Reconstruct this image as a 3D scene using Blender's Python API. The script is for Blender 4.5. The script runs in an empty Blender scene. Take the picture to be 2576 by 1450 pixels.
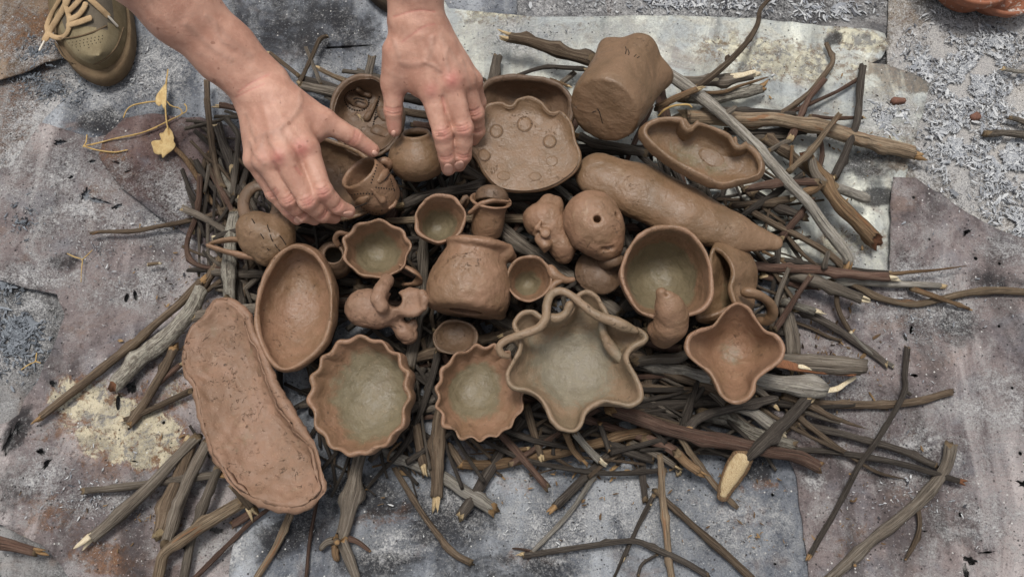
import bpy, math, random
import numpy as np
from mathutils import Vector, Matrix, noise as mnoise
from mathutils.bvhtree import BVHTree
from mathutils.geometry import delaunay_2d_cdt

# ------------------------------------------------------------------ camera, sky, sun, exposure
scene = bpy.context.scene
TILT = math.radians(20.0)          # camera leans 20 degrees off straight down
DIST = 1.08                        # metres from lens to the middle of the pile
HFOV = math.radians(58.0)
CAM = np.array([0.0, -DIST * math.sin(TILT), DIST * math.cos(TILT)])
cam_data = bpy.data.cameras.new('camera')
cam_data.sensor_width = 36.0
cam_data.lens = 18.0 / math.tan(HFOV / 2)
cam_data.clip_start = 0.02
cam_data.clip_end = 200.0
cam = bpy.data.objects.new('camera', cam_data)
scene.collection.objects.link(cam)
cam.location = CAM
cam.rotation_euler = (TILT, 0, 0)
scene.camera = cam

SUN_EL, SUN_AZ = math.radians(78), math.radians(-25)     # azimuth clockwise from +y (north)
world = bpy.data.worlds.new('World')
scene.world = world
world.use_nodes = True
wn, wl = world.node_tree.nodes, world.node_tree.links
wn.clear()
w_out = wn.new('ShaderNodeOutputWorld')
w_bg = wn.new('ShaderNodeBackground')
w_sky = wn.new('ShaderNodeTexSky')
w_sky.sky_type = 'NISHITA'
w_sky.sun_disc = False
w_sky.sun_elevation = SUN_EL
w_sky.sun_rotation = SUN_AZ
w_sky.dust_density = 4.0
w_hsv = wn.new('ShaderNodeHueSaturation')          # thin grey overcast
w_hsv.inputs['Saturation'].default_value = 0.24
w_bg.inputs['Strength'].default_value = 0.085
wl.new(w_sky.outputs[0], w_hsv.inputs['Color'])
wl.new(w_hsv.outputs[0], w_bg.inputs['Color'])
wl.new(w_bg.outputs[0], w_out.inputs['Surface'])

sun_data = bpy.data.lights.new('sun', 'SUN')
sun_data.energy = 1.5
sun_data.angle = math.radians(15)
sun_data.color = (1.0, 0.96, 0.9)
sun = bpy.data.objects.new('sun', sun_data)
scene.collection.objects.link(sun)
_d = Vector((math.sin(SUN_AZ) * math.cos(SUN_EL), math.cos(SUN_AZ) * math.cos(SUN_EL), math.sin(SUN_EL)))
sun.rotation_euler = _d.to_track_quat('Z', 'Y').to_euler()
sun.location = _d * 5

scene.view_settings.view_transform = 'Standard'
scene.view_settings.look = 'None'
scene.view_settings.gamma = 1.0
scene.view_settings.exposure = 0.62
scene.cycles.use_denoising = True
scene.cycles.max_bounces = 6

# ------------------------------------------------------------------ measuring: photo position + height -> place on the site
TH = math.tan(HFOV / 2)
RIGHT = np.array([1.0, 0, 0])
UP = np.array([0, math.cos(TILT), math.sin(TILT)])
FWD = np.array([0, math.sin(TILT), -math.cos(TILT)])
FR = {  # measuring frames: offset and scale of enlarged views of the photo
    'P': (0, 0, 1), 'BR': (1570.2, 850.5, .4133), 'BC': (785.1, 915.9, .36818), 'BL': (0, 915.9, .36818),
    'L': (0, 458, .33845), 'HL': (425.3, 196.3, .27072), 'TR': (1504.7, 0, .4155), 'T3': (1112.2, 65.4, .27078),
    'R2': (1897.3, 458, .33839), 'M': (981.4, 425.2, .29325), 'H2': (523.4, 0, .40616), 'N': (1373.9, 523.4, .36106),
    'S': (1243.1, 687, .29321), 'A': (817.8, 654.2, .2256), 'X': (719.7, 752.4, .3159), 'U': (556.1, 425.3, .27074),
    'TL': (0, 0, .33396)}

def fp(fr, x, y):
    a, b, c = FR[fr]
    return a + c * x, b + c * y

def ray(px, py):
    d = FWD + RIGHT * ((px - 1287.5) / 1287.5 * TH) + UP * ((725 - py) / 1287.5 * TH)
    return d

def W(px, py, z):
    d = ray(px, py)
    return CAM + d * ((z - CAM[2]) / d[2])

def WP(px, py, p0, n):
    d = ray(px, py)
    return CAM + d * (np.dot(p0 - CAM, n) / np.dot(d, n))

def mpp(p):
    """metres per photo pixel at a point"""
    return np.dot(np.asarray(p) - CAM, FWD) * TH / 1287.5

def px_of(p):
    v = np.asarray(p) - CAM
    f = np.dot(v, FWD)
    return 1287.5 + np.dot(v, RIGHT) / f / TH * 1287.5, 725 - np.dot(v, UP) / f / TH * 1287.5

# ------------------------------------------------------------------ noise and mesh tools
def _hash(ix, iy, iz, seed):
    h = (ix.astype(np.uint32) * np.uint32(374761393) + iy.astype(np.uint32) * np.uint32(668265263)
         + iz.astype(np.uint32) * np.uint32(2147483647 - 1) + np.uint32((seed * 974711 + 12345) & 0xffffffff))
    h = (h ^ (h >> np.uint32(13))) * np.uint32(1274126177)
    h = (h ^ (h >> np.uint32(16))) * np.uint32(2246822519)
    h = h ^ (h >> np.uint32(15))
    return h.astype(np.float64) / 2147483648.0 - 1.0

def vnoise(P, seed=0):
    P = np.asarray(P, float) + 1000.0
    i = np.floor(P).astype(np.int64)
    f = P - i
    f = f * f * (3 - 2 * f)
    r = 0
    for dx in (0, 1):
        wx = f[:, 0] if dx else 1 - f[:, 0]
        for dy in (0, 1):
            wy = f[:, 1] if dy else 1 - f[:, 1]
            for dz in (0, 1):
                wz = f[:, 2] if dz else 1 - f[:, 2]
                r = r + wx * wy * wz * _hash(i[:, 0] + dx, i[:, 1] + dy, i[:, 2] + dz, seed)
    return r

def fbm(P, freq, seed=0, octv=3):
    P = np.asarray(P, float)
    a, r = 1.0, 0
    for o in range(octv):
        r = r + a * vnoise(P * freq * 2 ** o, seed + 17 * o)
        a *= .5
    return r

COL = scene.collection

def mesh(name, V, quads=None, tris=None, smooth=True, attrs=None, uv=None):
    V = np.asarray(V, np.float32)
    me = bpy.data.meshes.new(name)
    q = np.zeros((0, 4), np.int32) if quads is None else np.asarray(quads, np.int32).reshape(-1, 4)
    t = np.zeros((0, 3), np.int32) if tris is None else np.asarray(tris, np.int32).reshape(-1, 3)
    me.vertices.add(len(V))
    me.vertices.foreach_set('co', V.ravel())
    nl = q.size + t.size
    me.loops.add(nl)
    me.loops.foreach_set('vertex_index', np.concatenate([q.ravel(), t.ravel()]))
    npoly = len(q) + len(t)
    me.polygons.add(npoly)
    ls = np.concatenate([np.arange(len(q)) * 4, q.size + np.arange(len(t)) * 3]).astype(np.int32)
    me.polygons.foreach_set('loop_start', ls)
    me.polygons.foreach_set('use_smooth', np.full(npoly, smooth))
    me.update(calc_edges=True)
    for k, v in (attrs or {}).items():
        v = np.asarray(v, np.float32)
        if v.ndim == 1:
            at = me.attributes.new(k, 'FLOAT', 'POINT')
            at.data.foreach_set('value', v)
        else:
            at = me.attributes.new(k, 'FLOAT_VECTOR', 'POINT')
            at.data.foreach_set('vector', v.ravel())
    me.validate(verbose=False)
    return me

def link(name, me, mat=None, parent=None):
    o = bpy.data.objects.new(name, me)
    COL.objects.link(o)
    if mat is not None and me is not None:
        if isinstance(mat, (list, tuple)):
            for m in mat:
                me.materials.append(m)
        else:
            me.materials.append(mat)
    if parent is not None:
        o.parent = parent
        o.matrix_parent_inverse = parent.matrix_world.inverted() if False else Matrix.Translation(-Vector(parent.location))
    return o

def tag(o, label, cat=None, group=None, kind=None):
    if label: o['label'] = label
    if cat: o['category'] = cat
    if group: o['group'] = group
    if kind: o['kind'] = kind
    return o

def thing(name, label, cat, loc, group=None):
    o = bpy.data.objects.new(name, None)
    o.empty_display_size = 0.03
    o.location = tuple(float(v) for v in loc)
    COL.objects.link(o)
    return tag(o, label, cat, group)

def center_mesh(o):
    """put the object's origin at its base so it reads as an object standing there"""
    me = o.data
    n = len(me.vertices)
    a = np.empty(n * 3, np.float32)
    me.vertices.foreach_get('co', a)
    a = a.reshape(-1, 3)
    c = (a.min(0) + a.max(0)) / 2
    c[2] = a[:, 2].min()
    me.vertices.foreach_set('co', (a - c).ravel())
    me.update()
    o.location = tuple(float(v) for v in c)
    return o

def bvh_of(V, quads, tris):
    polys = [list(map(int, f)) for f in quads] + [list(map(int, f)) for f in tris]
    return BVHTree.FromPolygons([tuple(map(float, v)) for v in V], polys)

def hit(bvh, px, py):
    d = Vector(ray(px, py)).normalized()
    p, n, i, dist = bvh.ray_cast(Vector(CAM), d)
    if p is None:                                   # just past the edge: take the nearest bit of surface
        p, n, i, dist = bvh.find_nearest(Vector(W(px, py, .09)))
    n = np.array(n)
    if np.dot(n, ray(px, py)) > 0: n = -n
    return np.array(p), n

def norm(v):
    v = np.asarray(v, float)
    return v / (np.linalg.norm(v) + 1e-12)

def spline(pts, n, closed=False):
    """Catmull-Rom through pts, n samples at even arc length"""
    pts = np.asarray(pts, float)
    m = len(pts)
    if m == 2 and not closed:
        t = np.linspace(0, 1, n)[:, None]
        return pts[0] * (1 - t) + pts[1] * t
    out = []
    segs = m if closed else m - 1
    for i in range(segs):
        if closed:
            p0, p1, p2, p3 = pts[(i - 1) % m], pts[i], pts[(i + 1) % m], pts[(i + 2) % m]
        else:
            p1, p2 = pts[i], pts[i + 1]
            p0 = pts[i - 1] if i > 0 else 2 * p1 - p2
            p3 = pts[i + 2] if i + 2 < m else 2 * p2 - p1
        for t in np.linspace(0, 1, 16, endpoint=False):
            out.append(.5 * ((2 * p1) + (-p0 + p2) * t + (2 * p0 - 5 * p1 + 4 * p2 - p3) * t * t + (-p0 + 3 * p1 - 3 * p2 + p3) * t ** 3))
    out.append(pts[0] if closed else pts[-1])
    out = np.array(out)
    L = np.concatenate([[0], np.cumsum(np.linalg.norm(np.diff(out[:, :3], axis=0), axis=1))])
    s = np.linspace(0, L[-1], n + 1)[:-1] if closed else np.linspace(0, L[-1], n)
    return np.stack([np.interp(s, L, out[:, k]) for k in range(out.shape[1])], 1)

def loft(rings, cap0=True, cap1=True, off=0):
    R = len(rings)
    N = len(rings[0])
    V = np.concatenate(rings)
    i = np.arange(N)
    j = (i + 1) % N
    q = []
    for r in range(R - 1):
        a, b = r * N, (r + 1) * N
        q.append(np.stack([a + i, a + j, b + j, b + i], 1))
    q = np.concatenate(q)
    t = []
    if cap0:
        V = np.concatenate([V, rings[0].mean(0)[None]])
        t.append(np.stack([np.full(N, len(V) - 1), j, i], 1))
    if cap1:
        V = np.concatenate([V, rings[-1].mean(0)[None]])
        t.append(np.stack([np.full(N, len(V) - 1), (R - 1) * N + i, (R - 1) * N + j], 1))
    t = np.concatenate(t) if t else np.zeros((0, 3), int)
    return V, q + off, t + off

def frames(path):
    """parallel-transport frames along a path"""
    T = np.gradient(path, axis=0)
    T /= np.linalg.norm(T, axis=1)[:, None] + 1e-12
    a = np.array([0, 0, 1.0]) if abs(T[0][2]) < .9 else np.array([1.0, 0, 0])
    n = norm(np.cross(T[0], a))
    Ns, Bs = [], []
    for t in T:
        n = norm(n - t * np.dot(n, t))
        Ns.append(n)
        Bs.append(np.cross(t, n))
    return T, np.array(Ns), np.array(Bs)

def tube(path, rad, N=12, flat=1.0, cap='round', nrm=None):
    """tube with rounded ends along path; flat<1 squashes it along the first frame axis"""
    path = np.asarray(path, float)
    rad = np.broadcast_to(np.asarray(rad, float), (len(path),)).copy()
    T, A, B = frames(path)
    if nrm is not None:
        B2 = []
        for t in T:
            b = norm(np.cross(t, nrm)); B2.append(b)
        B = np.array(B2); A = np.cross(B, T)
    ph = np.arange(N) * 2 * math.pi / N
    rings = []
    def ring(p, r, k):
        return p + r * (np.cos(ph)[:, None] * A[k] * flat + np.sin(ph)[:, None] * B[k])
    if cap == 'round':
        for a in (1.45, 1.1, .6):
            rings.append(ring(path[0] - T[0] * rad[0] * math.sin(a) * min(1, flat + .3), rad[0] * math.cos(a), 0))
    for k in range(len(path)):
        rings.append(ring(path[k], rad[k], k))
    if cap == 'round':
        for a in (.6, 1.1, 1.45):
            rings.append(ring(path[-1] + T[-1] * rad[-1] * math.sin(a) * min(1, flat + .3), rad[-1] * math.cos(a), -1))
    return loft(rings)

def normals_of(V, q, t):
    N = np.zeros_like(V)
    for f in (q, t):
        if len(f) == 0: continue
        a, b, c = V[f[:, 0]], V[f[:, 1]], V[f[:, 2]]
        if f.shape[1] == 4:
            n = np.cross(V[f[:, 2]] - a, V[f[:, 3]] - b)
        else:
            n = np.cross(b - a, c - a)
        for k in range(f.shape[1]):
            np.add.at(N, f[:, k], n)
    return N / (np.linalg.norm(N, axis=1)[:, None] + 1e-12)

def rough_up(V, q, t, amp, freq, seed, fine=0.0, ffreq=0.0):
    N = normals_of(V, q, t)
    d = amp * fbm(V, freq, seed, 3)
    if fine: d = d + fine * fbm(V, ffreq, seed + 5, 2)
    return V + N * d[:, None]

def merge(parts):
    Vs, Qs, Ts, n = [], [], [], 0
    for V, q, t in parts:
        Vs.append(V); Qs.append(np.asarray(q).reshape(-1, 4) + n); Ts.append(np.asarray(t).reshape(-1, 3) + n); n += len(V)
    return np.concatenate(Vs), np.concatenate(Qs), np.concatenate(Ts)

# ------------------------------------------------------------------ solid modelling by distance field + surface nets
class Field:
    def __init__(self, lo, hi, h):
        self.lo = np.asarray(lo, float); self.h = h
        self.n = np.ceil((np.asarray(hi) - self.lo) / h).astype(int) + 1
        self.F = np.full(self.n, 1.0, np.float32)
    def sl(self, lo, hi):
        a = np.clip(np.floor((np.asarray(lo) - self.lo) / self.h).astype(int), 0, self.n)
        b = np.clip(np.ceil((np.asarray(hi) - self.lo) / self.h).astype(int) + 1, 0, self.n)
        ax = [(self.lo[i] + np.arange(a[i], b[i]) * self.h).astype(np.float32) for i in range(3)]
        return (slice(a[0], b[0]), slice(a[1], b[1]), slice(a[2], b[2])), ax[0][:, None, None], ax[1][None, :, None], ax[2][None, None, :]
    def _put(self, s, d, k, cut):
        f = self.F[s]
        if f.size == 0: return
        if cut:
            d = -d
            hh = np.maximum(k - np.abs(f - d), 0) / max(k, 1e-9)
            self.F[s] = np.maximum(f, d) + hh * hh * k * .25
        else:
            hh = np.maximum(k - np.abs(f - d), 0) / max(k, 1e-9)
            self.F[s] = np.minimum(f, d) - hh * hh * k * .25
    def cone(self, a, b, ra, rb, k=.004, cut=False):
        a, b = np.asarray(a, float), np.asarray(b, float)
        pad = max(ra, rb) + k + 3 * self.h
        s, x, y, z = self.sl(np.minimum(a, b) - pad, np.maximum(a, b) + pad)
        d = b - a
        L2 = float(d @ d) + 1e-12
        t = np.clip(((x - a[0]) * d[0] + (y - a[1]) * d[1] + (z - a[2]) * d[2]) / L2, 0, 1)
        r = np.sqrt((x - a[0] - t * d[0]) ** 2 + (y - a[1] - t * d[1]) ** 2 + (z - a[2] - t * d[2]) ** 2) - (ra + (rb - ra) * t)
        self._put(s, r, k, cut)
    def chain(self, pts, rad, k=.004, cut=False):
        for i in range(len(pts) - 1):
            self.cone(pts[i], pts[i + 1], rad[i], rad[i + 1], k if i == 0 else min(k, rad[i] * .6), cut)
    def ell(self, c, r, R=None, k=.004, cut=False):
        c, r = np.asarray(c, float), np.asarray(r, float)
        pad = r.max() + k + 3 * self.h
        s, x, y, z = self.sl(c - pad, c + pad)
        R = np.eye(3) if R is None else np.asarray(R)          # rows are the axes
        X, Y, Z = x - c[0], y - c[1], z - c[2]
        u = [(R[i][0] * X + R[i][1] * Y + R[i][2] * Z) / r[i] for i in range(3)]
        k0 = np.sqrt(u[0] ** 2 + u[1] ** 2 + u[2] ** 2)
        k1 = np.sqrt((u[0] / r[0]) ** 2 + (u[1] / r[1]) ** 2 + (u[2] / r[2]) ** 2) + 1e-9
        self._put(s, k0 * (k0 - 1) / k1, k, cut)
    def slab(self, p, n, k=.002):
        """cut away everything on the side of the plane that n points to"""
        s, x, y, z = self.sl(self.lo, self.lo + self.n * self.h)
        d = -((x - p[0]) * n[0] + (y - p[1]) * n[1] + (z - p[2]) * n[2])
        self._put(s, d, k, True)
    def mesh(self, relax=1):
        F = self.F; h = self.h
        ins = F < 0
        c = np.zeros(self.n - 1, np.int8)
        for dx in (0, 1):
            for dy in (0, 1):
                for dz in (0, 1):
                    c += ins[dx:self.n[0] - 1 + dx, dy:self.n[1] - 1 + dy, dz:self.n[2] - 1 + dz]
        act = (c > 0) & (c < 8)
        I = np.argwhere(act)
        idx = np.full(act.shape, -1, np.int64)
        idx[act] = np.arange(len(I))
        acc = np.zeros((len(I), 3)); cnt = np.zeros(len(I))
        cor = [(x, y, z) for x in (0, 1) for y in (0, 1) for z in (0, 1)]
        for a in cor:
            for ax in range(3):
                if a[ax]: continue
                b = list(a); b[ax] = 1
                fa = F[I[:, 0] + a[0], I[:, 1] + a[1], I[:, 2] + a[2]]
                fb = F[I[:, 0] + b[0], I[:, 1] + b[1], I[:, 2] + b[2]]
                m = (fa < 0) != (fb < 0)
                t = np.where(m, fa / np.where(fa == fb, 1, fa - fb), 0)
                p = np.array(a, float)[None].repeat(len(I), 0); p[:, ax] = t
                acc[m] += p[m]; cnt[m] += 1
        V = self.lo + (I + acc / np.maximum(cnt, 1)[:, None]) * h
        Q = []
        n = self.n
        for ax in range(3):
            o = [1, 1, 1]; o[ax] = 0
            A = ins[o[0]:n[0] - 1, o[1]:n[1] - 1, o[2]:n[2] - 1] if True else None
            e = [0, 0, 0]; e[ax] = 1
            Bv = ins[o[0] + e[0]:n[0] - 1 + e[0], o[1] + e[1]:n[1] - 1 + e[1], o[2] + e[2]:n[2] - 1 + e[2]]
            J = np.argwhere(A != Bv)
            fl = A[J[:, 0], J[:, 1], J[:, 2]]
            J = J + np.array(o)
            u, v = [(1, 2), (2, 0), (0, 1)][ax]
            eu = np.zeros(3, int); eu[u] = 1
            ev = np.zeros(3, int); ev[v] = 1
            g = lambda K: idx[K[:, 0], K[:, 1], K[:, 2]]
            q = np.stack([g(J - eu - ev), g(J - ev), g(J), g(J - eu)], 1)
            q[~fl] = q[~fl][:, ::-1]
            Q.append(q)
        Q = np.concatenate(Q)
        Q = Q[(Q >= 0).all(1)]
        for _ in range(relax):
            S = np.zeros_like(V); Cn = np.zeros(len(V))
            for a, b in ((0, 1), (1, 2), (2, 3), (3, 0)):
                np.add.at(S, Q[:, a], V[Q[:, b]]); np.add.at(Cn, Q[:, a], 1)
                np.add.at(S, Q[:, b], V[Q[:, a]]); np.add.at(Cn, Q[:, b], 1)
            V = V * .5 + .5 * S / np.maximum(Cn, 1)[:, None]
        return V, Q, np.zeros((0, 3), int)

# ------------------------------------------------------------------ materials
def srgb(*c):
    return tuple((v / 255 / 12.92 if v / 255 <= .04045 else ((v / 255 + .055) / 1.055) ** 2.4) for v in c) + (1,)

class NT:
    def __init__(self, name):
        self.m = bpy.data.materials.new(name); self.m.use_nodes = True
        self.t = self.m.node_tree; self.t.nodes.clear()
        self.out = self.n('ShaderNodeOutputMaterial'); self.b = self.n('ShaderNodeBsdfPrincipled')
        self.l(self.b.outputs[0], self.out.inputs[0])
    def n(self, k, **kw):
        x = self.t.nodes.new(k)
        for a, v in kw.items(): setattr(x, a, v)
        return x
    def l(self, a, b): self.t.links.new(a, b)
    def put(self, node, sock, v):
        if hasattr(v, 'is_output'): self.l(v, node.inputs[sock])
        else: node.inputs[sock].default_value = v
    def attr(self, name, vec=False):
        x = self.n('ShaderNodeAttribute', attribute_name=name)
        return x.outputs['Vector' if vec else 'Fac']
    def coord(self): return self.n('ShaderNodeTexCoord').outputs['Object']
    def geo(self): return self.n('ShaderNodeNewGeometry').outputs['Position']
    def noise(self, vec, scale, detail=4, rough=.55, dist=0, col=False):
        x = self.n('ShaderNodeTexNoise'); self.l(vec, x.inputs['Vector'])
        x.inputs['Scale'].default_value = scale; x.inputs['Detail'].default_value = detail
        x.inputs['Roughness'].default_value = rough; x.inputs['Distortion'].default_value = dist
        return x.outputs['Color' if col else 'Fac']
    def vor(self, vec, scale, feature='F1', out='Distance', rnd=1):
        x = self.n('ShaderNodeTexVoronoi', feature=feature); self.l(vec, x.inputs['Vector'])
        x.inputs['Scale'].default_value = scale; x.inputs['Randomness'].default_value = rnd
        return x.outputs[out]
    def math(self, op, a, b=0.0, clamp=False):
        x = self.n('ShaderNodeMath', operation=op, use_clamp=clamp); self.put(x, 0, a); self.put(x, 1, b)
        return x.outputs[0]
    def step(self, v, lo, hi, a=0.0, b=1.0):
        x = self.n('ShaderNodeMapRange', interpolation_type='SMOOTHSTEP'); self.put(x, 0, v)
        x.inputs[1].default_value = lo; x.inputs[2].default_value = hi; x.inputs[3].default_value = a; x.inputs[4].default_value = b
        return x.outputs[0]
    def mix(self, f, a, b, mode='MIX'):
        x = self.n('ShaderNodeMix', data_type='RGBA', blend_type=mode)
        self.put(x, 0, f); self.put(x, 6, a); self.put(x, 7, b)
        return x.outputs[2]
    def bump(self, h, strength=.5, dist=.001, normal=None):
        x = self.n('ShaderNodeBump'); x.inputs['Strength'].default_value = strength; x.inputs['Distance'].default_value = dist
        self.l(h, x.inputs['Height'])
        if normal is not None: self.l(normal, x.inputs['Normal'])
        return x.outputs[0]
    def scale(self, vec, s):
        x = self.n('ShaderNodeMapping'); self.l(vec, x.inputs[0]); x.inputs['Scale'].default_value = s
        return x.outputs[0]
    def done(self, col, rough=.7, normal=None, spec=.4):
        self.put(self.b, 'Base Color', col); self.put(self.b, 'Roughness', rough)
        self.b.inputs['Specular IOR Level'].default_value = spec
        if normal is not None: self.l(normal, self.b.inputs['Normal'])
        return self.m

def clay(name, a, b, inner, dust, cracks=.5, rough=.62):
    """hand-built raw clay: two browns, grey slip on the floor of the pot (tone), hairline cracks, dust specks"""
    m = NT(name); P = m.geo()
    n1 = m.noise(P, 22, 5, .6, .6); n2 = m.noise(P, 90, 4, .6); n3 = m.noise(P, 420, 3, .6); n4 = m.noise(m.scale(P, (1, 1, 2.2)), 38, 3, .5, .5)
    col = m.mix(m.step(n1, .36, .64), srgb(*a), srgb(*b))
    col = m.mix(m.step(n2, .45, .75, 0, .35), col, srgb(*[min(255, int(v * 1.12)) for v in a]))
    tone = m.math('ADD', m.attr('tone'), m.math('MULTIPLY', m.math('SUBTRACT', m.noise(P, 42, 6, .7, 1.0), .5), 1.25))
    col = m.mix(m.step(tone, .34, .72, 0, .85), col, m.mix(m.step(n2, .35, .7), srgb(*inner), srgb(*[int(v * 1.1) for v in inner])))
    speck = m.step(m.noise(P, 700, 2, .5), .66, .74)
    col = m.mix(m.math('MULTIPLY', speck, .55), col, srgb(*dust))
    band = m.math('ABSOLUTE', m.math('SUBTRACT', m.noise(P, 62, 4, .65, 1.2), .5))
    where = m.math('MULTIPLY', m.step(m.noise(P, 150, 3, .6), .50, .60), m.step(m.noise(P, 26, 3, .6), .58 - .16 * cracks, .68 - .16 * cracks))
    crack = m.math('MULTIPLY', m.math('MULTIPLY', m.step(band, .004, .014, 1, 0), where), min(1, cracks + .2))
    crack = m.math('MULTIPLY', crack, m.step(m.attr('tone'), .2, .6, 1, .15))
    col = m.mix(m.math('MULTIPLY', crack, .85), col, srgb(48, 37, 28))
    blotch = m.noise(P, 34, 6, .7, .4)
    col = m.mix(m.step(blotch, .55, .75, 0, .38), col, srgb(*[int(v * .80) for v in b]))
    col = m.mix(m.step(blotch, .25, .42, .30, 0), col, srgb(*dust))
    hgt = m.math('ADD', m.math('MULTIPLY', n2, .8), m.math('MULTIPLY', n3, .35))
    hgt = m.math('SUBTRACT', hgt, m.math('MULTIPLY', crack, .8))
    hgt = m.math('ADD', hgt, m.math('MULTIPLY', n4, 1.2))
    nb = m.bump(hgt, .75, .0020)
    r = m.step(n2, .3, .8, rough - .1, rough + .14)
    return m.done(col, r, nb, .45)

CLAY = {
    'warm': clay('clay_warm', (135, 104, 82), (121, 94, 71), (104, 98, 77), (174, 150, 122), .55, .50),
    'brown': clay('clay_brown', (121, 95, 72), (108, 85, 62), (100, 90, 68), (160, 138, 112), .4, .48),
    'pink': clay('clay_pink', (135, 105, 85), (123, 96, 76), (114, 105, 82), (176, 153, 127), .9, .62),
    'grey': clay('clay_grey', (130, 108, 86), (116, 100, 79), (116, 110, 94), (170, 158, 138), .6, .54),
    'dark': clay('clay_dark', (104, 82, 64), (91, 72, 55), (88, 78, 60), (132, 113, 92), .6, .56),
}

def bark(name, a, b, c, fiber=1.0, lichen=0.0, peel=0.0):
    m = NT(name); B = m.attr('bark', True)
    f1 = m.noise(m.scale(B, (1, 1, .10)), 3.2, 5, .7); f2 = m.noise(m.scale(B, (1, 1, .35)), 1.6, 4, .6, .5)
    f3 = m.noise(m.scale(B, (1, 1, .05)), 5.5, 4, .7); f4 = m.noise(B, 7, 3, .65)
    rnd = m.n('ShaderNodeObjectInfo').outputs['Random']
    col = m.mix(m.step(f2, .35, .65), srgb(*a), srgb(*b))
    col = m.mix(m.step(f1, .45, .62, 0, .85), col, srgb(*c))
    if lichen: col = m.mix(m.step(m.noise(B, 2.6, 4, .7), .62 - .2 * lichen, .74 - .2 * lichen, 0, .75), col, srgb(158, 153, 140))
    if peel: col = m.mix(m.step(m.noise(m.scale(B, (1, 1, .3)), 1.1, 3, .6), .60 - .12 * peel, .66 - .12 * peel, 0, .7), col, srgb(134, 94, 64))
    col = m.mix(m.step(f3, .36, .46, .75, 0), col, srgb(38, 32, 27))
    col = m.mix(m.step(f4, .62, .72, 0, .45), col, srgb(150, 140, 126))
    col = m.mix(m.step(f4, .30, .38, .6, 0), col, srgb(46, 38, 32))
    v = m.n('ShaderNodeHueSaturation'); m.l(col, v.inputs['Color']); m.l(m.math('MULTIPLY_ADD', rnd, .5), v.inputs['Value'])
    v.inputs['Value'].links[0].from_node.inputs[2].default_value = .75
    hgt = m.math('ADD', m.math('MULTIPLY', f1, .8), m.math('MULTIPLY', f3, 1.2))
    return m.done(v.outputs[0], .85, m.bump(hgt, 1.0 * fiber, .0022), .2)

BARK = {
    'grey': bark('bark_grey', (108, 98, 87), (90, 82, 73), (136, 127, 115)),
    'dark': bark('bark_dark', (74, 67, 61), (60, 54, 49), (98, 91, 83)),
    'brown': bark('bark_brown', (97, 82, 67), (80, 67, 55), (124, 109, 92)),
    'red': bark('bark_red', (98, 74, 63), (82, 63, 54), (120, 99, 86)),
    'tan': bark('bark_tan', (130, 112, 91), (110, 94, 77), (152, 135, 113), 1, 0, .15),
    'lichen': bark('bark_lichen', (112, 105, 95), (98, 91, 82), (144, 138, 128), 1.2, .9),
    'orange': bark('bark_orange', (122, 98, 73), (102, 81, 61), (146, 121, 93), 1, 0, .2),
    'pale': bark('bark_pale', (136, 130, 121), (116, 110, 101), (162, 157, 148), 1, .5),
}
def wood(name, a, b, c):
    m = NT(name); B = m.attr('bark', True)
    f = m.noise(m.scale(B, (1, 1, .06)), 6, 4, .65)
    col = m.mix(m.step(f, .4, .55), srgb(*a), srgb(*b)); col = m.mix(m.step(f, .55, .66, 0, .9), col, srgb(*c))
    return m.done(col, .75, m.bump(f, .8, .001), .3)
WOOD = {'pale': wood('wood_pale', (196, 178, 144), (176, 152, 114), (134, 104, 72)),
        'white': wood('wood_white', (216, 206, 182), (202, 186, 154), (172, 142, 106)),
        'tan': wood('wood_tan', (160, 130, 92), (140, 110, 76), (104, 78, 54)),
        'dull': wood('wood_dull', (124, 106, 82), (104, 88, 68), (78, 64, 50)),
        'rust': wood('wood_rust', (136, 94, 66), (116, 76, 52), (82, 54, 38))}
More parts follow.
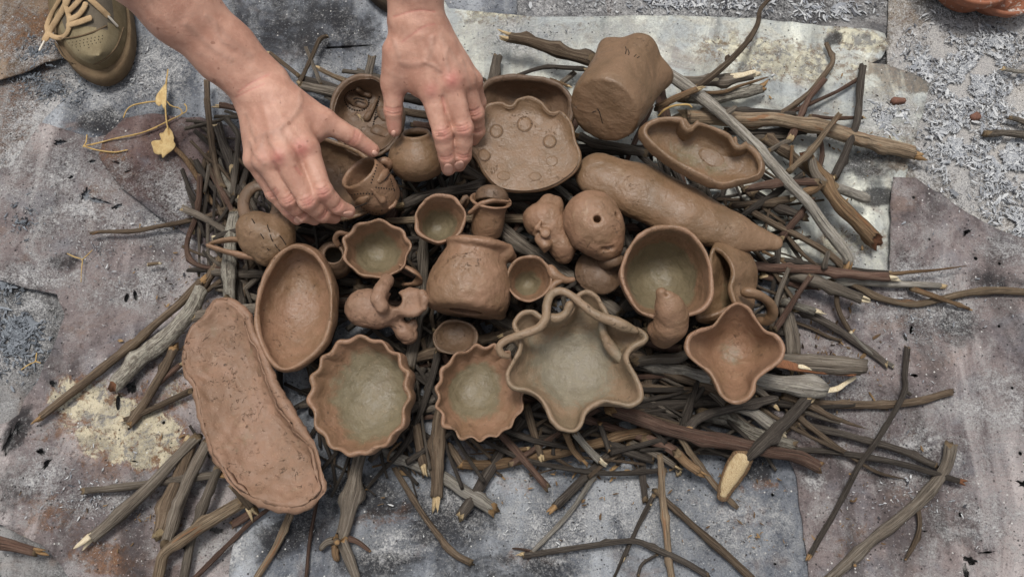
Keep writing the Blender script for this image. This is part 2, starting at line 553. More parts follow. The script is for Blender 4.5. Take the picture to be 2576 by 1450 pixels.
# ------------------------------------------------------------------ the ground: soil, scorched metal sheets, ash
def sheet_mat(name, c1, c2, c3, rustc=(120, 86, 61), creamc=(200, 190, 164), dust=.35, sootc=(34, 33, 35), grain=1.0):
    m = NT(name); P = m.geo()
    big = m.noise(P, 6, 6, .62, 1.6); mid = m.noise(P, 26, 7, .7, .9); fine = m.noise(P, 210, 5, .72); grit = m.noise(P, 560, 3, .65)
    hue = m.noise(P, 11, 5, .65, 1.0)
    col = m.mix(m.step(big, .42, .60), srgb(*c1), srgb(*c2))
    col = m.mix(m.step(hue, .50, .68, 0, .45), col, srgb(120, 125, 133))        # blue tempering
    col = m.mix(m.step(hue, .32, .46, .50, 0), col, srgb(122, 101, 88))          # brown oxide
    col = m.mix(m.step(mid, .46, .66, 0, .8), col, srgb(*c3))
    col = m.mix(m.step(mid, .30, .44, .55, 0), col, srgb(*[int(v * .60) for v in c2]))
    rs = m.math('ADD', m.attr('rust'), m.math('MULTIPLY', m.math('SUBTRACT', m.noise(P, 50, 7, .74, .9), .5), 1.9))
    col = m.mix(m.step(rs, .44, .74, 0, .80), col, m.mix(m.step(fine, .4, .6), srgb(*rustc), srgb(*[int(v * .62) for v in rustc])))
    st = m.n('ShaderNodeMapping'); m.l(P, st.inputs[0]); st.inputs['Rotation'].default_value = (0, 0, .5); st.inputs['Scale'].default_value = (1, .28, 1)
    cloud = m.noise(st.outputs[0], 13, 5, .62, .8)
    col = m.mix(m.step(cloud, .50, .66, 0, .55), col, srgb(*[min(255, int(v * 1.28)) for v in c3]))       # worn bright streaks
    col = m.mix(m.step(cloud, .34, .48, .58, 0), col, srgb(*[int(v * .52) for v in c2]))                    # scorched streaks
    cr = m.math('ADD', m.attr('cream'), m.math('MULTIPLY', m.math('SUBTRACT', m.noise(P, 34, 8, .76, .8), .5), 2.3))
    ring = m.math('MULTIPLY', m.math('MULTIPLY', m.step(cr, .22, .42), m.step(m.attr('cream'), .12, .45)), m.step(m.noise(P, 120, 5, .7), .42, .58))
    cr = m.math('MULTIPLY', cr, m.step(m.attr('cream'), .02, .30, .3, 1))
    col = m.mix(m.math('MULTIPLY', ring, .85), col, srgb(*rustc))
    inner = m.mix(m.step(mid, .4, .6), srgb(*creamc), srgb(*[int(v * .80) for v in creamc]))
    inner = m.mix(m.step(m.noise(P, 55, 6, .74, .6), .50, .60, 0, .85), inner, srgb(112, 112, 112))
    inner = m.mix(m.step(m.noise(P, 72, 6, .74, .6), .53, .62, 0, .9), inner, srgb(int(rustc[0] * .9), int(rustc[1] * .9), int(rustc[2] * .85)))
    col = m.mix(m.step(cr, .46, .66, 0, .92), col, inner)
    so = m.math('ADD', m.attr('soot'), m.math('MULTIPLY', m.math('SUBTRACT', m.noise(P, 24, 7, .74, .7), .5), 1.5))
    col = m.mix(m.step(so, .32, .78, 0, .90), col, srgb(*sootc))
    col = m.mix(m.step(fine, .34, .46, .62 * grain, 0), col, srgb(*[int(v * .45) for v in c2]))
    col = m.mix(m.step(grit, .32, .46, .50 * grain, 0), col, srgb(*[int(v * .55) for v in c2]))
    col = m.mix(m.step(m.noise(P, 330, 4, .75), .60, .70, 0, .55 * grain), col, srgb(*[min(255, int(v * 1.35)) for v in c3]))
    col = m.mix(m.step(m.noise(P, 95, 6, .75), .655, .70, 0, .8), col, srgb(190, 189, 187))     # flaked white scale
    # ash dust: pale bloom and specks, dense where ash lies
    sp = m.math('ADD', m.math('MULTIPLY', fine, .55), m.math('MULTIPLY', grit, .45))
    ac = m.math('ADD', m.math('MULTIPLY', m.attr('ash'), .22), m.math('MULTIPLY', m.math('SUBTRACT', mid, .5), .55))
    av = m.math('ADD', m.math('ADD', sp, ac), .09 * dust)
    ashc = m.mix(m.step(grit, .35, .65), srgb(142, 143, 146), srgb(184, 183, 181))
    col = m.mix(m.step(av, .54, .82, 0, .80), col, ashc)
    col = m.mix(m.step(m.noise(P, 150, 4, .65), .29, .335, .8, 0), col, srgb(36, 33, 34))      # pits
    vd = m.vor(P, 210, 'F1', 'Distance'); vc = m.n('ShaderNodeSeparateColor'); m.l(m.vor(P, 210, 'F1', 'Color'), vc.inputs[0])
    col = m.mix(m.math('MULTIPLY', m.step(vd, .16, .24, .85, 0), m.step(vc.outputs[0], .92, .94)), col, srgb(204, 202, 198))   # white crumbs
    col = m.mix(m.math('MULTIPLY', m.step(vd, .18, .28, .85, 0), m.step(vc.outputs[1], .86, .90)), col, srgb(30, 28, 29))      # soot crumbs
    hgt = m.math('ADD', m.math('MULTIPLY', fine, 1.0), m.math('MULTIPLY', mid, 1.2))
    hgt = m.math('ADD', hgt, m.math('MULTIPLY', m.step(av, .56, .80), .5))
    return m.done(col, .86, m.bump(hgt, .85, .0026), .25)

SH = {
    'purple': sheet_mat('scorched_metal_purple', (130, 119, 117), (102, 93, 93), (158, 151, 149), dust=.55),
    'purple2': sheet_mat('scorched_metal_mauve', (92, 74, 71), (72, 59, 57), (108, 96, 93), dust=.15),
    'blue': sheet_mat('scorched_metal_blue', (120, 124, 130), (90, 94, 102), (152, 155, 159), dust=.5),
    'pale': sheet_mat('enamel_pale', (190, 192, 184), (172, 177, 177), (204, 201, 186), creamc=(212, 207, 184), rustc=(118, 100, 82), dust=.45, grain=.5),
    'tan': sheet_mat('ground_tan', (152, 136, 115), (130, 116, 99), (168, 153, 130), dust=1.7),
    'umber': sheet_mat('ground_umber', (126, 105, 86), (106, 89, 74), (146, 128, 109), dust=.6),
    'soil': sheet_mat('ash_soil', (112, 110, 109), (86, 86, 88), (142, 140, 139), dust=.9),
}

def blob_field(XY, blobs):
    """soft union of elliptical patches given in photo position: (px, py, rx, ry, angle, strength)"""
    r = np.zeros(len(XY))
    for b in blobs:
        px, py, rx, ry = b[:4]
        an = math.radians(b[4]) if len(b) > 4 else 0
        st = b[5] if len(b) > 5 else 1
        c = W(px, py, 0)
        s = mpp(c)
        dx, dy = XY[:, 0] - c[0], -(XY[:, 1] - c[1])
        u = (dx * math.cos(an) + dy * math.sin(an)) / (rx * s)
        v = (-dx * math.sin(an) + dy * math.cos(an)) / (ry * s)
        d = np.sqrt(u * u + v * v)
        r = np.maximum(r, min(1.15, st * 1.3) * np.clip(1.35 - d * .85, 0, 1))
    return r

def sheet(name, label, poly, z, mat, holes=(), wear=None, amp=.0025, step=.010, ragged=.0012, seed=0, curl=(), kind='structure', cat=None, thick=.0016):
    rng = np.random.default_rng(seed)
    P = np.array([W(x, y, z)[:2] for x, y in poly])
    a = np.sum(P[:, 0] * np.roll(P[:, 1], -1) - np.roll(P[:, 0], -1) * P[:, 1])
    if a < 0: P = P[::-1]
    out = []
    for i in range(len(P)):
        p, q = P[i], P[(i + 1) % len(P)]
        k = max(1, int(np.linalg.norm(q - p) / .006))
        for t in range(k):
            out.append(p + (q - p) * t / k)
    out = np.array(out)
    o3 = np.column_stack([out, np.full(len(out), seed * 3.1)])
    out = out + ragged * np.column_stack([fbm(o3, 60, seed, 3), fbm(o3 + 7, 60, seed + 1, 3)])
    pts = [Vector(p) for p in out]
    faces = [list(range(len(pts)))]
    for hx, hy, rx, ry, an in holes:
        c = W(hx, hy, z)
        s = mpp(c)
        n = 22
        an = math.radians(an)
        ph = np.linspace(0, 2 * math.pi, n, endpoint=False)
        jag = rng.uniform(.45, 1.25, n) if rx > 6 else np.ones(n)
        u, v = np.cos(ph) * rx * s * jag, np.sin(ph) * ry * s * jag
        hp = np.column_stack([c[0] + u * math.cos(an) + v * math.sin(an), c[1] - (u * math.sin(an) - v * math.cos(an))])
        faces.append(list(range(len(pts), len(pts) + n)))
        pts += [Vector(p) for p in hp]
    lo, hi = out.min(0), out.max(0)
    lo = np.maximum(lo, [-.85, -.6]); hi = np.minimum(hi, [.85, .75])
    gx, gy = np.meshgrid(np.arange(lo[0], hi[0], step), np.arange(lo[1], hi[1], step))
    g = np.column_stack([gx.ravel(), gy.ravel()]) + rng.uniform(-.3, .3, (gx.size, 2)) * step
    pts += [Vector(p) for p in g]
    vo, eo, fo, _, _, orig = delaunay_2d_cdt(pts, [], faces, 1, 1e-6)
    XY = np.array([v[:] for v in vo])
    tri = np.array([f for f, og in zip(fo, orig) if len(f) == 3 and 0 in og and max(og) == 0], int)
    used = np.unique(tri)
    rm = np.full(len(XY), -1); rm[used] = np.arange(len(used))
    XY, tri = XY[used], rm[tri]
    p3 = np.column_stack([XY, np.full(len(XY), seed * 1.7)])
    zz = z + amp * fbm(p3, 5, seed, 2) + amp * .35 * fbm(p3, 28, seed + 3, 2)
    for cx, cy, rr, hh in curl:                        # lifted corners and ridges
        c = W(cx, cy, z)
        d = np.linalg.norm(XY - c[:2], axis=1) / (rr * mpp(c))
        zz += hh * np.clip(1 - d, 0, 1) ** 2
    w = wear or {}
    at = {k: blob_field(XY, w.get(k, ())) for k in ('rust', 'ash', 'soot', 'cream')}
    me = mesh(name, np.column_stack([XY, zz]), None, tri, True, at)
    o = link(name, me, mat)
    sol = o.modifiers.new('thickness', 'SOLIDIFY'); sol.thickness = thick; sol.offset = -1
    if kind: o['kind'] = kind
    tag(o, label, cat)
    return o

# far ground: one wide plane of ashy soil, reaching well past everything
gv = np.array([[-30, -30, -.014], [30, -30, -.014], [30, 30, -.014], [-30, 30, -.014]], float)
g = link('ground', mesh('ground', gv, [[0, 1, 2, 3]], None, False, {k: np.zeros(4) for k in ('rust', 'ash', 'soot', 'cream')}), SH['soil'])
tag(g, 'ash covered soil under the metal sheets', kind='structure')

sheet('ash_bed', 'grey ash bed around the metal sheets', [(-400, -300), (2950, -300), (2950, 1750), (-400, 1750)], -.0085, SH['soil'], amp=.0012, seed=1,
      wear={'ash': [(40, 820, 120, 140, 0, .55), (150, 250, 160, 90, -30, .75), (1700, 10, 500, 40, 0, .55), (2560, 560, 120, 150, 0, .9), (60, 420, 120, 90, 0, .6)],
            'soot': [(1950, 15, 300, 40, 0, .75), (20, 780, 100, 60, 0, .35), (40, 1090, 50, 40, 0, .6), (2240, 120, 30, 60, 0, .9)],
            'rust': [(60, 260, 120, 140, -30, .75), (-20, 330, 90, 120, 0, .7)]})
S_tan = sheet('metal_sheet', 'tan sheet thickly covered with white ash at upper right', [(2240, -120), (2900, -120), (2900, 640), (2575, 612), (2470, 590), (2350, 560), (2255, 470), (2225, 300), (2228, 150)],
      -.0035, SH['tan'], amp=.0015, seed=2, kind=None, cat='metal sheet',
      wear={'ash': [(2440, 190, 150, 150, 0, 1.0), (2300, 150, 70, 80, 0, .85), (2520, 420, 130, 170, 0, .95), (2400, 330, 120, 150, 0, 1.0), (2340, 80, 60, 30, -30, .7), (2500, 80, 120, 40, 0, .8)],
            'soot': [(2400, 30, 110, 60, 20, .95), (2550, 190, 60, 40, 0, .5)],
            'rust': [(2270, 40, 40, 60, 0, .35)]})
sheet('metal_sheet', 'brown sheet in the corner behind the lace shoe', [(-250, -250), (262, -250), (220, 60), (157, 147), (83, 177), (0, 200), (-250, 240)], .0015, SH['umber'], amp=.002, seed=3, kind=None, cat='metal sheet',
      wear={'rust': [(80, 90, 160, 100, -20, .62), (60, 180, 70, 20, -12, .5)], 'ash': [(110, 130, 90, 40, -20, .7), (20, 60, 50, 60, 0, .4)]}, curl=[(120, 165, 90, .006)])
sheet('metal_sheet', 'blue grey sooty sheet beneath the two forearms', [(330, -250), (1300, -250), (1300, 520), (120, 520), (98, 400), (104, 308), (150, 258), (197, 217), (250, 140)], -.003, SH['blue'], amp=.002, seed=4, kind=None, cat='metal sheet',
      wear={'soot': [(760, 60, 260, 130, 10, .55), (250, 300, 60, 40, 0, .85), (860, 110, 80, 20, -5, .5), (560, 250, 60, 80, 0, .3)],
            'ash': [(360, 190, 140, 90, -20, .62), (900, 200, 120, 60, 0, .4), (240, 240, 70, 60, 0, .5)], 'rust': [(330, 230, 70, 30, 0, .25)]},
      holes=[(870, 118, 60, 4, -4)])
sheet('metal_sheet', 'purple brown rusted sheet with jagged holes along the left edge', [(104, 309), (33, 417), (-120, 470), (-250, 480), (-250, 690), (-20, 700), (80, 725), (150, 742), (163, 790), (135, 870), (110, 930), (62, 1000), (48, 1042), (20, 1060), (-250, 1100), (-250, 1325), (0, 1318), (110, 1372), (240, 1520), (300, 1800), (590, 1800), (598, 1330), (640, 1150), (950, 950), (950, 420), (560, 330), (330, 322), (235, 345), (170, 330)],
      .0005, SH['purple'], amp=.0030, seed=5, kind=None, cat='metal sheet',
      holes=[(152, 358, 15, 9, 0), (215, 490, 13, 20, 0), (248, 505, 34, 7, 14), (296, 518, 15, 6, -30), (230, 405, 12, 5, 0), (180, 445, 10, 4, -30), (318, 748, 6, 12, 0), (340, 742, 5, 14, -20), (333, 972, 15, 19, 0), (298, 1012, 6, 20, -10),
             (135, 965, 14, 8, 30), (105, 1135, 16, 9, 20), (120, 1165, 8, 20, 30), (45, 1075, 22, 14, 60), (20, 1110, 10, 40, 10), (543, 1332, 20, 8, 10), (413, 1063, 4, 4, 0), (325, 1078, 4, 3, 0), (480, 528, 5, 3, 0), (440, 1185, 4, 3, 0), (340, 1160, 9, 3, 10), (465, 1372, 7, 12, 0)],
      wear={'cream': [(330, 1085, 130, 72, 12, .95), (230, 1020, 100, 64, 20, .75), (390, 1110, 70, 70, 0, 1.0), (450, 985, 40, 50, 0, .45), (265, 1405, 60, 50, 30, .35), (20, 1360, 60, 25, 15, .5)],
            'rust': [(300, 1080, 190, 110, 12, .66), (200, 1040, 80, 60, 0, .6), (260, 1400, 120, 50, 20, .62), (130, 1290, 120, 60, 20, .5), (60, 870, 40, 60, 0, .4), (250, 480, 60, 30, 10, .4), (420, 950, 100, 60, 0, .4), (330, 1220, 160, 60, 10, .4)],
            'ash': [(430, 560, 120, 60, 0, .7), (360, 720, 120, 40, -10, .62), (200, 540, 120, 80, 0, .5), (150, 430, 160, 80, -20, .45), (60, 700, 130, 40, 0, .55), (190, 1250, 160, 30, 10, .42), (540, 1380, 60, 50, 0, .55), (120, 1190, 60, 60, 0, .5)],
            'soot': [(45, 1080, 30, 60, 20, .9), (170, 660, 70, 30, 0, .55), (260, 690, 70, 40, 0, .3), (480, 1260, 140, 110, 0, .35), (30, 1230, 120, 90, 0, .45)]},
      curl=[(150, 745, 60, .006), (110, 925, 60, .005)])
sheet('metal_sheet', 'small mauve sheet with folded top edge under the yellow leaf', [(246, 392), (262, 345), (312, 299), (400, 292), (515, 302), (620, 330), (760, 480), (720, 700), (560, 640), (420, 560), (300, 470)],
      .0095, SH['purple2'], amp=.002, seed=6, kind=None, cat='metal sheet', curl=[(380, 296, 120, .008), (500, 305, 90, .006)],
      holes=[(292, 408, 14, 3, 20), (322, 430, 10, 3, -20)],
      wear={'ash': [(470, 520, 80, 60, 0, .75), (380, 470, 110, 50, 0, .45), (300, 420, 50, 20, 10, .3)], 'rust': [(330, 400, 70, 22, -5, .5), (280, 390, 30, 30, 0, .5)], 'soot': [(270, 325, 60, 22, -20, .5)]})
sheet('metal_sheet', 'blue grey scorched sheet along the bottom of the pile', [(604, 1292), (578, 1420), (545, 1800), (2120, 1800), (2075, 1300), (2040, 1180), (1980, 700), (700, 700), (680, 1150)], .0085, SH['blue'], amp=.0022, seed=7, kind=None, cat='metal sheet',
      wear={'soot': [(900, 1240, 160, 70, 10, .62), (1130, 1300, 150, 90, 0, .6), (720, 1350, 120, 60, -20, .6), (1250, 1440, 220, 60, 0, .55), (1880, 1170, 70, 40, 10, .95), (950, 1420, 150, 40, 0, .6), (1560, 1430, 100, 40, 0, .4)],
            'ash': [(1450, 1330, 220, 90, 0, .55), (1640, 1260, 90, 80, 0, .5), (590, 1400, 20, 60, 20, .9), (1130, 1260, 80, 40, 20, .6), (1000, 1370, 120, 40, 0, .55), (1850, 1330, 130, 90, 0, .45), (1330, 1170, 60, 40, 0, .7)],
            'rust': [(960, 1300, 120, 40, -10, .5), (1290, 1220, 140, 40, 0, .42), (1330, 1400, 120, 40, 0, .42), (1700, 1400, 120, 50, 0, .3), (1880, 1220, 100, 50, 0, .4)],
            'cream': [(1860, 1290, 120, 70, 10, .22), (1760, 1260, 60, 40, 0, .2)]},
      holes=[(1943, 1243, 4, 4, 0), (1949, 1417, 4, 3, 0)])
S_pale = sheet('metal_sheet', 'pale cream enamel sheet behind the pots with a broken corner', [(1105, -20), (1130, 22), (1330, 42), (1500, 40), (1700, 36), (1905, 45), (2080, 62), (2180, 72), (2222, 88), (2234, 118), (2215, 150), (2190, 160), (2230, 163), (2290, 185), (2338, 212), (2322, 270), (2300, 350), (2282, 420), (2270, 470), (2260, 820), (1500, 820), (1080, 480)],
      .0030, SH['pale'], amp=.0022, seed=8, kind=None, cat='metal sheet', curl=[(2205, 100, 70, .010), (2300, 200, 60, .003)],
      holes=[(1900, 30, 10, 4, 0)],
      wear={'cream': [(1950, 150, 230, 70, 10, .5), (2150, 100, 70, 30, 20, .75), (1250, 40, 120, 30, 0, .55), (2130, 620, 80, 50, 0, .5), (2240, 350, 50, 40, 0, .6), (2190, 420, 60, 50, 0, .3)],
            'rust': [(2250, 195, 110, 34, 25, .95), (2225, 250, 40, 60, 0, .6), (2250, 410, 40, 60, 20, .55), (2270, 330, 40, 60, 20, .4), (2190, 610, 60, 50, 0, .5), (2200, 110, 50, 30, 30, .5), (1420, 70, 160, 25, 0, .35), (2060, 560, 60, 40, 0, .35)],
            'ash': [(2230, 300, 80, 70, 0, .95), (1300, 100, 130, 60, 0, .72), (1560, 80, 200, 40, 0, .45), (2060, 320, 120, 60, 0, .35), (2200, 660, 80, 40, 0, .7), (2110, 430, 80, 50, 0, .4)],
            'soot': [(2095, 100, 26, 20, -40, 1.0), (2200, 500, 60, 26, -5, 1.0), (2180, 410, 80, 60, 0, .62), (1660, 148, 12, 9, 0, .9), (2090, 345, 70, 30, 0, .4), (1950, 330, 120, 40, 0, .4), (2040, 480, 80, 60, 0, .3), (2200, 100, 40, 20, 0, .4)]})
sheet('metal_sheet', 'large mauve brown scorched sheet filling the lower right', [(2246, 446), (2300, 452), (2362, 487), (2440, 538), (2500, 573), (2580, 600), (2900, 700), (2900, 1800), (2045, 1800), (2031, 1420), (2003, 1193), (1940, 1060), (1900, 900), (1930, 760), (2100, 712), (2236, 680), (2238, 560)],
      .0125, SH['purple'], amp=.0026, seed=9, kind=None, cat='metal sheet', curl=[(2300, 455, 60, .004)],
      holes=[(2296, 498, 4, 4, 0), (2336, 603, 3, 3, 0), (2453, 650, 5, 5, 0), (2513, 663, 4, 4, 0), (2512, 820, 4, 4, 0), (2290, 830, 4, 12, 20), (2275, 850, 4, 9, -20), (2430, 585, 16, 5, -30), (2572, 1218, 22, 9, 25), (2440, 1408, 18, 12, 10), (2430, 1436, 8, 20, 5), (2480, 1388, 26, 3, -4), (2564, 1140, 5, 5, 0), (2298, 945, 10, 5, 20), (2545, 975, 4, 4, 0), (2325, 1334, 7, 3, 0), (2415, 1293, 4, 6, 0)],
      wear={'ash': [(2330, 780, 130, 60, 0, .55), (2100, 1000, 120, 50, 0, .4), (2280, 700, 110, 40, 0, .45), (2040, 1210, 28, 22, 0, .95), (2320, 1150, 160, 60, 0, .45), (2460, 1320, 120, 70, 0, .4), (2540, 640, 80, 40, 0, .5), (2500, 1020, 120, 80, 0, .45)],
            'soot': [(2390, 820, 70, 60, 30, .62), (2540, 720, 160, 40, 5, .5), (2420, 960, 90, 30, 0, .4), (2390, 1330, 110, 60, 0, .42), (2240, 1190, 140, 40, 0, .35)],  # includes a darker band just above the long wavy stick
            'rust': [(2150, 1370, 160, 60, -10, .4), (2320, 520, 60, 60, 0, .25), (2250, 1090, 120, 60, 0, .28)]})

# loose ash: flakes and crumbs, one uncountable mass
def flakes(rng, areas):
    Vs, Qs, Sh, n = [], [], [], 0
    for (px, py, rx, ry, cnt, smin, smax, zz) in areas:
        for _ in range(cnt):
            a, r = rng.uniform(0, 2 * math.pi), min(1.25, abs(rng.normal(0, .55)))
            c = W(px + math.cos(a) * rx * r, py + math.sin(a) * ry * r, zz)
            if cnt > 260 and mnoise.noise(Vector(c) * 32) + .6 * mnoise.noise(Vector(c) * 90) < -.22: continue      # bare patches between drifts
            l = (smin + (smax - smin) * rng.uniform(0, 1) ** 2.2) * .001
            if rng.uniform() < .08: l *= 1.9
            w = l * rng.uniform(.12, .34)
            an = rng.uniform(0, math.pi)
            u = np.array([math.cos(an), math.sin(an), rng.uniform(-.15, .15)]); v = np.array([-math.sin(an), math.cos(an), rng.uniform(-.3, .3)])
            h = np.array([0, 0, rng.uniform(.0002, .0006)])
            p = [c - u * l - v * w * .5, c - u * l * .2 - v * w, c + u * l * .7 - v * w * .7, c + u * l + v * w * .3, c + u * l * .1 + v * w, c - u * l * .8 + v * w * .6]
            jit = rng.uniform(-.15, .15, (6, 3)) * l
            Vs.append(np.concatenate([np.array(p) + jit + h * 1.2, np.array(p) + jit - h * .6]))
            Qs.append(np.array([[0, 1, 2, 3], [0, 3, 4, 5]] + [[i + 6, (i + 1) % 6 + 6, (i + 1) % 6, i] for i in range(6)]) + n)
            Sh.append(np.full(12, rng.beta(3.2, 1.6) if rng.uniform() > .08 else rng.uniform(0, .2)))
            n += 12
    return np.concatenate(Vs), np.concatenate(Qs), np.concatenate(Sh)

def ash_mat(name, dark, a, b):
    m = NT(name); P = m.geo(); s = m.attr('shade')
    col = m.mix(m.step(s, .05, .45), srgb(*dark), srgb(*a)); col = m.mix(m.step(s, .45, 1.0), col, srgb(*b))
    return m.done(col, .95, m.bump(m.noise(P, 600, 3, .6), .5, .001), .1)
ASHM = ash_mat('ash_white', (62, 62, 66), (140, 143, 148), (194, 195, 195))
ASHG = ash_mat('ash_grey', (46, 47, 50), (92, 97, 103), (132, 137, 143))
rng = np.random.default_rng(5)
def ash(name, label, areas, mat):
    V, Q, S = flakes(rng, areas)
    o = link(name, mesh(name, V, Q, None, False, {'shade': S}), mat); tag(o, label, 'ash', kind='stuff')
ash('ash_flakes', 'white ash flakes and charred crumbs strewn over the upper right', [(2450, 190, 170, 150, 5600, .8, 4, .0), (2540, 400, 130, 190, 4600, .8, 4.5, .0), (2310, 150, 60, 70, 700, 1, 3.5, .0), (2395, 350, 100, 150, 2400, 1, 4, .0), (2235, 300, 70, 50, 650, 1, 4, .005),
     (2560, 560, 90, 90, 700, 1, 4, .0), (1780, 10, 420, 22, 900, 1, 5, -.006), (2080, 25, 130, 26, 300, 1.5, 6, -.006), (2500, 110, 100, 40, 500, 1, 5, .0)], ASHM)
ash('ash_flakes', 'grey ash crumbs lying in the pit at the left edge', [(40, 840, 90, 110, 1500, 1, 5, -.006), (20, 700, 60, 50, 200, 1.5, 6, -.004), (130, 220, 100, 50, 700, 1, 3, -.003), (60, 190, 80, 20, 250, 1, 3, -.004), (60, 560, 60, 60, 100, 1, 4, .004), (100, 130, 90, 40, 350, 1, 3, .004)], ASHG)
ash('ash_specks', 'scattered pale ash specks on the metal sheets', [(430, 560, 130, 90, 80, .8, 2.2, .008), (330, 200, 150, 90, 200, .8, 2.2, .0), (1300, 100, 170, 70, 160, .8, 2.2, .006), (2300, 800, 260, 250, 260, .8, 2.2, .0155), (1400, 1330, 500, 100, 300, .8, 2.2, .0115), (250, 1250, 250, 130, 180, .8, 2.6, .004), (1900, 180, 260, 110, 100, .8, 2, .006), (2300, 1250, 250, 150, 220, .8, 2.2, .0155), (250, 620, 250, 200, 220, .8, 2.2, .004)], ASHM)
LITTER = ash_mat('bark_litter', (44, 36, 30), (92, 74, 56), (150, 124, 90))
ash('bark_litter', 'bark crumbs and wood shavings scattered round the pile', [(1280, 735, 760, 430, 420, .8, 4, .014), (1500, 1180, 560, 110, 260, .8, 4, .0125), (2080, 900, 240, 300, 240, .8, 4, .0155), (2050, 400, 240, 200, 120, .8, 3.5, .006), (500, 800, 220, 380, 220, .8, 4, .005), (1900, 1350, 500, 120, 90, .8, 3, .0125), (400, 1300, 300, 130, 90, .8, 3, .004)], LITTER)
# ------------------------------------------------------------------ firewood: every stick and branch is a thing of its own
def gz(px, py):
    if px > 1990 and py > 450: return .0150
    if py > 1080 and px > 610: return .0112
    if 300 < py < 700 and px < 760: return .0115
    if px < 640: return .0065
    return .0060

def stick_mesh(path, rad, seed, N=12, slant=(.5, .5), wob=1.0):
    rng = np.random.default_rng(seed)
    L = np.concatenate([[0], np.cumsum(np.linalg.norm(np.diff(path, axis=0), axis=1))])
    n = len(path)
    T, A, B = frames(path)
    rm = rad.mean()
    s3 = np.column_stack([L * 28, np.full(n, seed * 1.37), np.zeros(n)])
    path = path + wob * rm * (.28 * vnoise(s3, seed)[:, None] * A + .20 * vnoise(s3 + 50, seed + 1)[:, None] * B)
    rad = rad * (1 + .10 * vnoise(s3 * 1.7, seed + 2) + .05 * vnoise(s3 * 5, seed + 8))
    for _ in range(rng.integers(1, 3) if L[-1] > .08 else 0):           # knots
        k = rng.uniform(.1, .9) * L[-1]
        rad = rad * (1 + rng.uniform(.10, .26) * np.exp(-((L - k) / (rm * 1.3)) ** 2))
    ph = np.arange(N) * 2 * math.pi / N
    nubs = [(rng.uniform(.06, .94) * L[-1], rng.uniform(0, 6.28), rng.uniform(.35, .85)) for _ in range(int(rng.integers(1, 4)) if L[-1] > .06 else 0)]
    rings, bk = [], []
    for i in range(n):
        q = np.column_stack([np.cos(ph) * 1.6, np.sin(ph) * 1.6, np.full(N, L[i] * 40 + seed)])
        rr = rad[i] * (1 + .11 * vnoise(q, seed + 4) + .05 * vnoise(q * 2.3, seed + 5))
        for ns, na, nh in nubs:                                          # bud scars
            rr = rr + rad[i] * nh * np.exp(-((L[i] - ns) / (rm * .8 + .0015)) ** 2) * np.exp(-((np.cos(ph - na) - 1) / .25) ** 2)
        r = path[i] + (np.cos(ph) * rr)[:, None] * A[i] + (np.sin(ph) * rr)[:, None] * B[i]
        if i in (0, n - 1):                                              # slanting break, open to the sky
            up = (np.cos(ph) * A[i][2] + np.sin(ph) * B[i][2])
            sg = 1 if i == 0 else -1
            sl = slant[0] if i == 0 else slant[1]
            r = r + T[i] * (sg * sl * rad[i] * (up + .9 * rng.uniform(-1, 1, N)))[:, None]
        rings.append(r)
        bk.append(np.column_stack([np.cos(ph), np.sin(ph), np.full(N, L[i] * 60 + seed * 3.3)]))
    V, q, t = loft(rings)
    bk = np.concatenate(bk + [[[0, 0, seed * 3.3]], [[0, 0, seed * 2.1]]])
    return V, q, t, bk

def slivers(p, T, r, seed, k=4, ln=(1.5, 3.5)):
    """torn wood fibres at a break"""
    rng = np.random.default_rng(seed)
    out, bk = [], []
    a = norm(np.cross(T, [.1, .2, 1.0])); b = np.cross(T, a)
    for _ in range(k):
        an = rng.uniform(0, 6.28); d = rng.uniform(0, .62) * r
        c = p + (a * math.cos(an) + b * math.sin(an)) * d - T * r * .6
        w, h, L = rng.uniform(.3, .6) * r, rng.uniform(.16, .34) * r, rng.uniform(*ln) * r
        u = norm(a * math.cos(an + 1.3) + b * math.sin(an + 1.3)); v = np.cross(T, u)
        dev = (u * rng.uniform(-.25, .25) + v * rng.uniform(-.2, .2)) * L
        sq = np.array([[-1, -1], [1, -1], [1, 1], [-1, 1]])
        rings = [c + T * L * f + dev * f * f + (u * sq[:, :1] * w + v * sq[:, 1:] * h) * g for f, g in ((0, 1), (.45, .95), (.8, .6), (1.0, .08))]
        out.append(loft(rings))
        bk.append(np.concatenate([np.column_stack([sq, np.full(4, L * f * 200 + seed)]) for f in (0, .45, .8, 1)] + [[[0, 0, 0]], [[0, 0, 9]]]))
    V, q, t = merge(out)
    return V, q, t, np.concatenate(bk)

_seed = [100]
def obj_of(name, M, mats, parent=None, caps=True):
    V, q, t, bk = M
    me = mesh(name, V, q, t, True, {'bark': bk})
    o = link(name, me, mats, parent)
    if caps and isinstance(mats, (list, tuple)) and len(mats) > 1:
        mi = np.zeros(len(me.polygons), np.int32); mi[len(q):] = 1
        me.polygons.foreach_set('material_index', mi)
    return o

def path3(fr, pts, w0, w1):
    P3 = []
    m = len(pts)
    for i, p in enumerate(pts):
        px, py = fp(fr, p[0], p[1])
        w = w0 + (w1 - w0) * i / (m - 1)
        g0 = gz(px, py)
        r = w * .5 * FR[fr][2] * 4.4e-4
        P3.append(np.append(W(px, py, g0 + p[2] * .001 + r), w * .5 * FR[fr][2]))
    P3 = np.array(P3)
    L = np.linalg.norm(np.diff(P3[:, :3], axis=0), axis=1).sum()
    s = spline(P3, int(np.clip(L / .006, 8, 70)))
    rad = np.array([a[3] * mpp(a[:3]) for a in s])
    return s[:, :3], rad

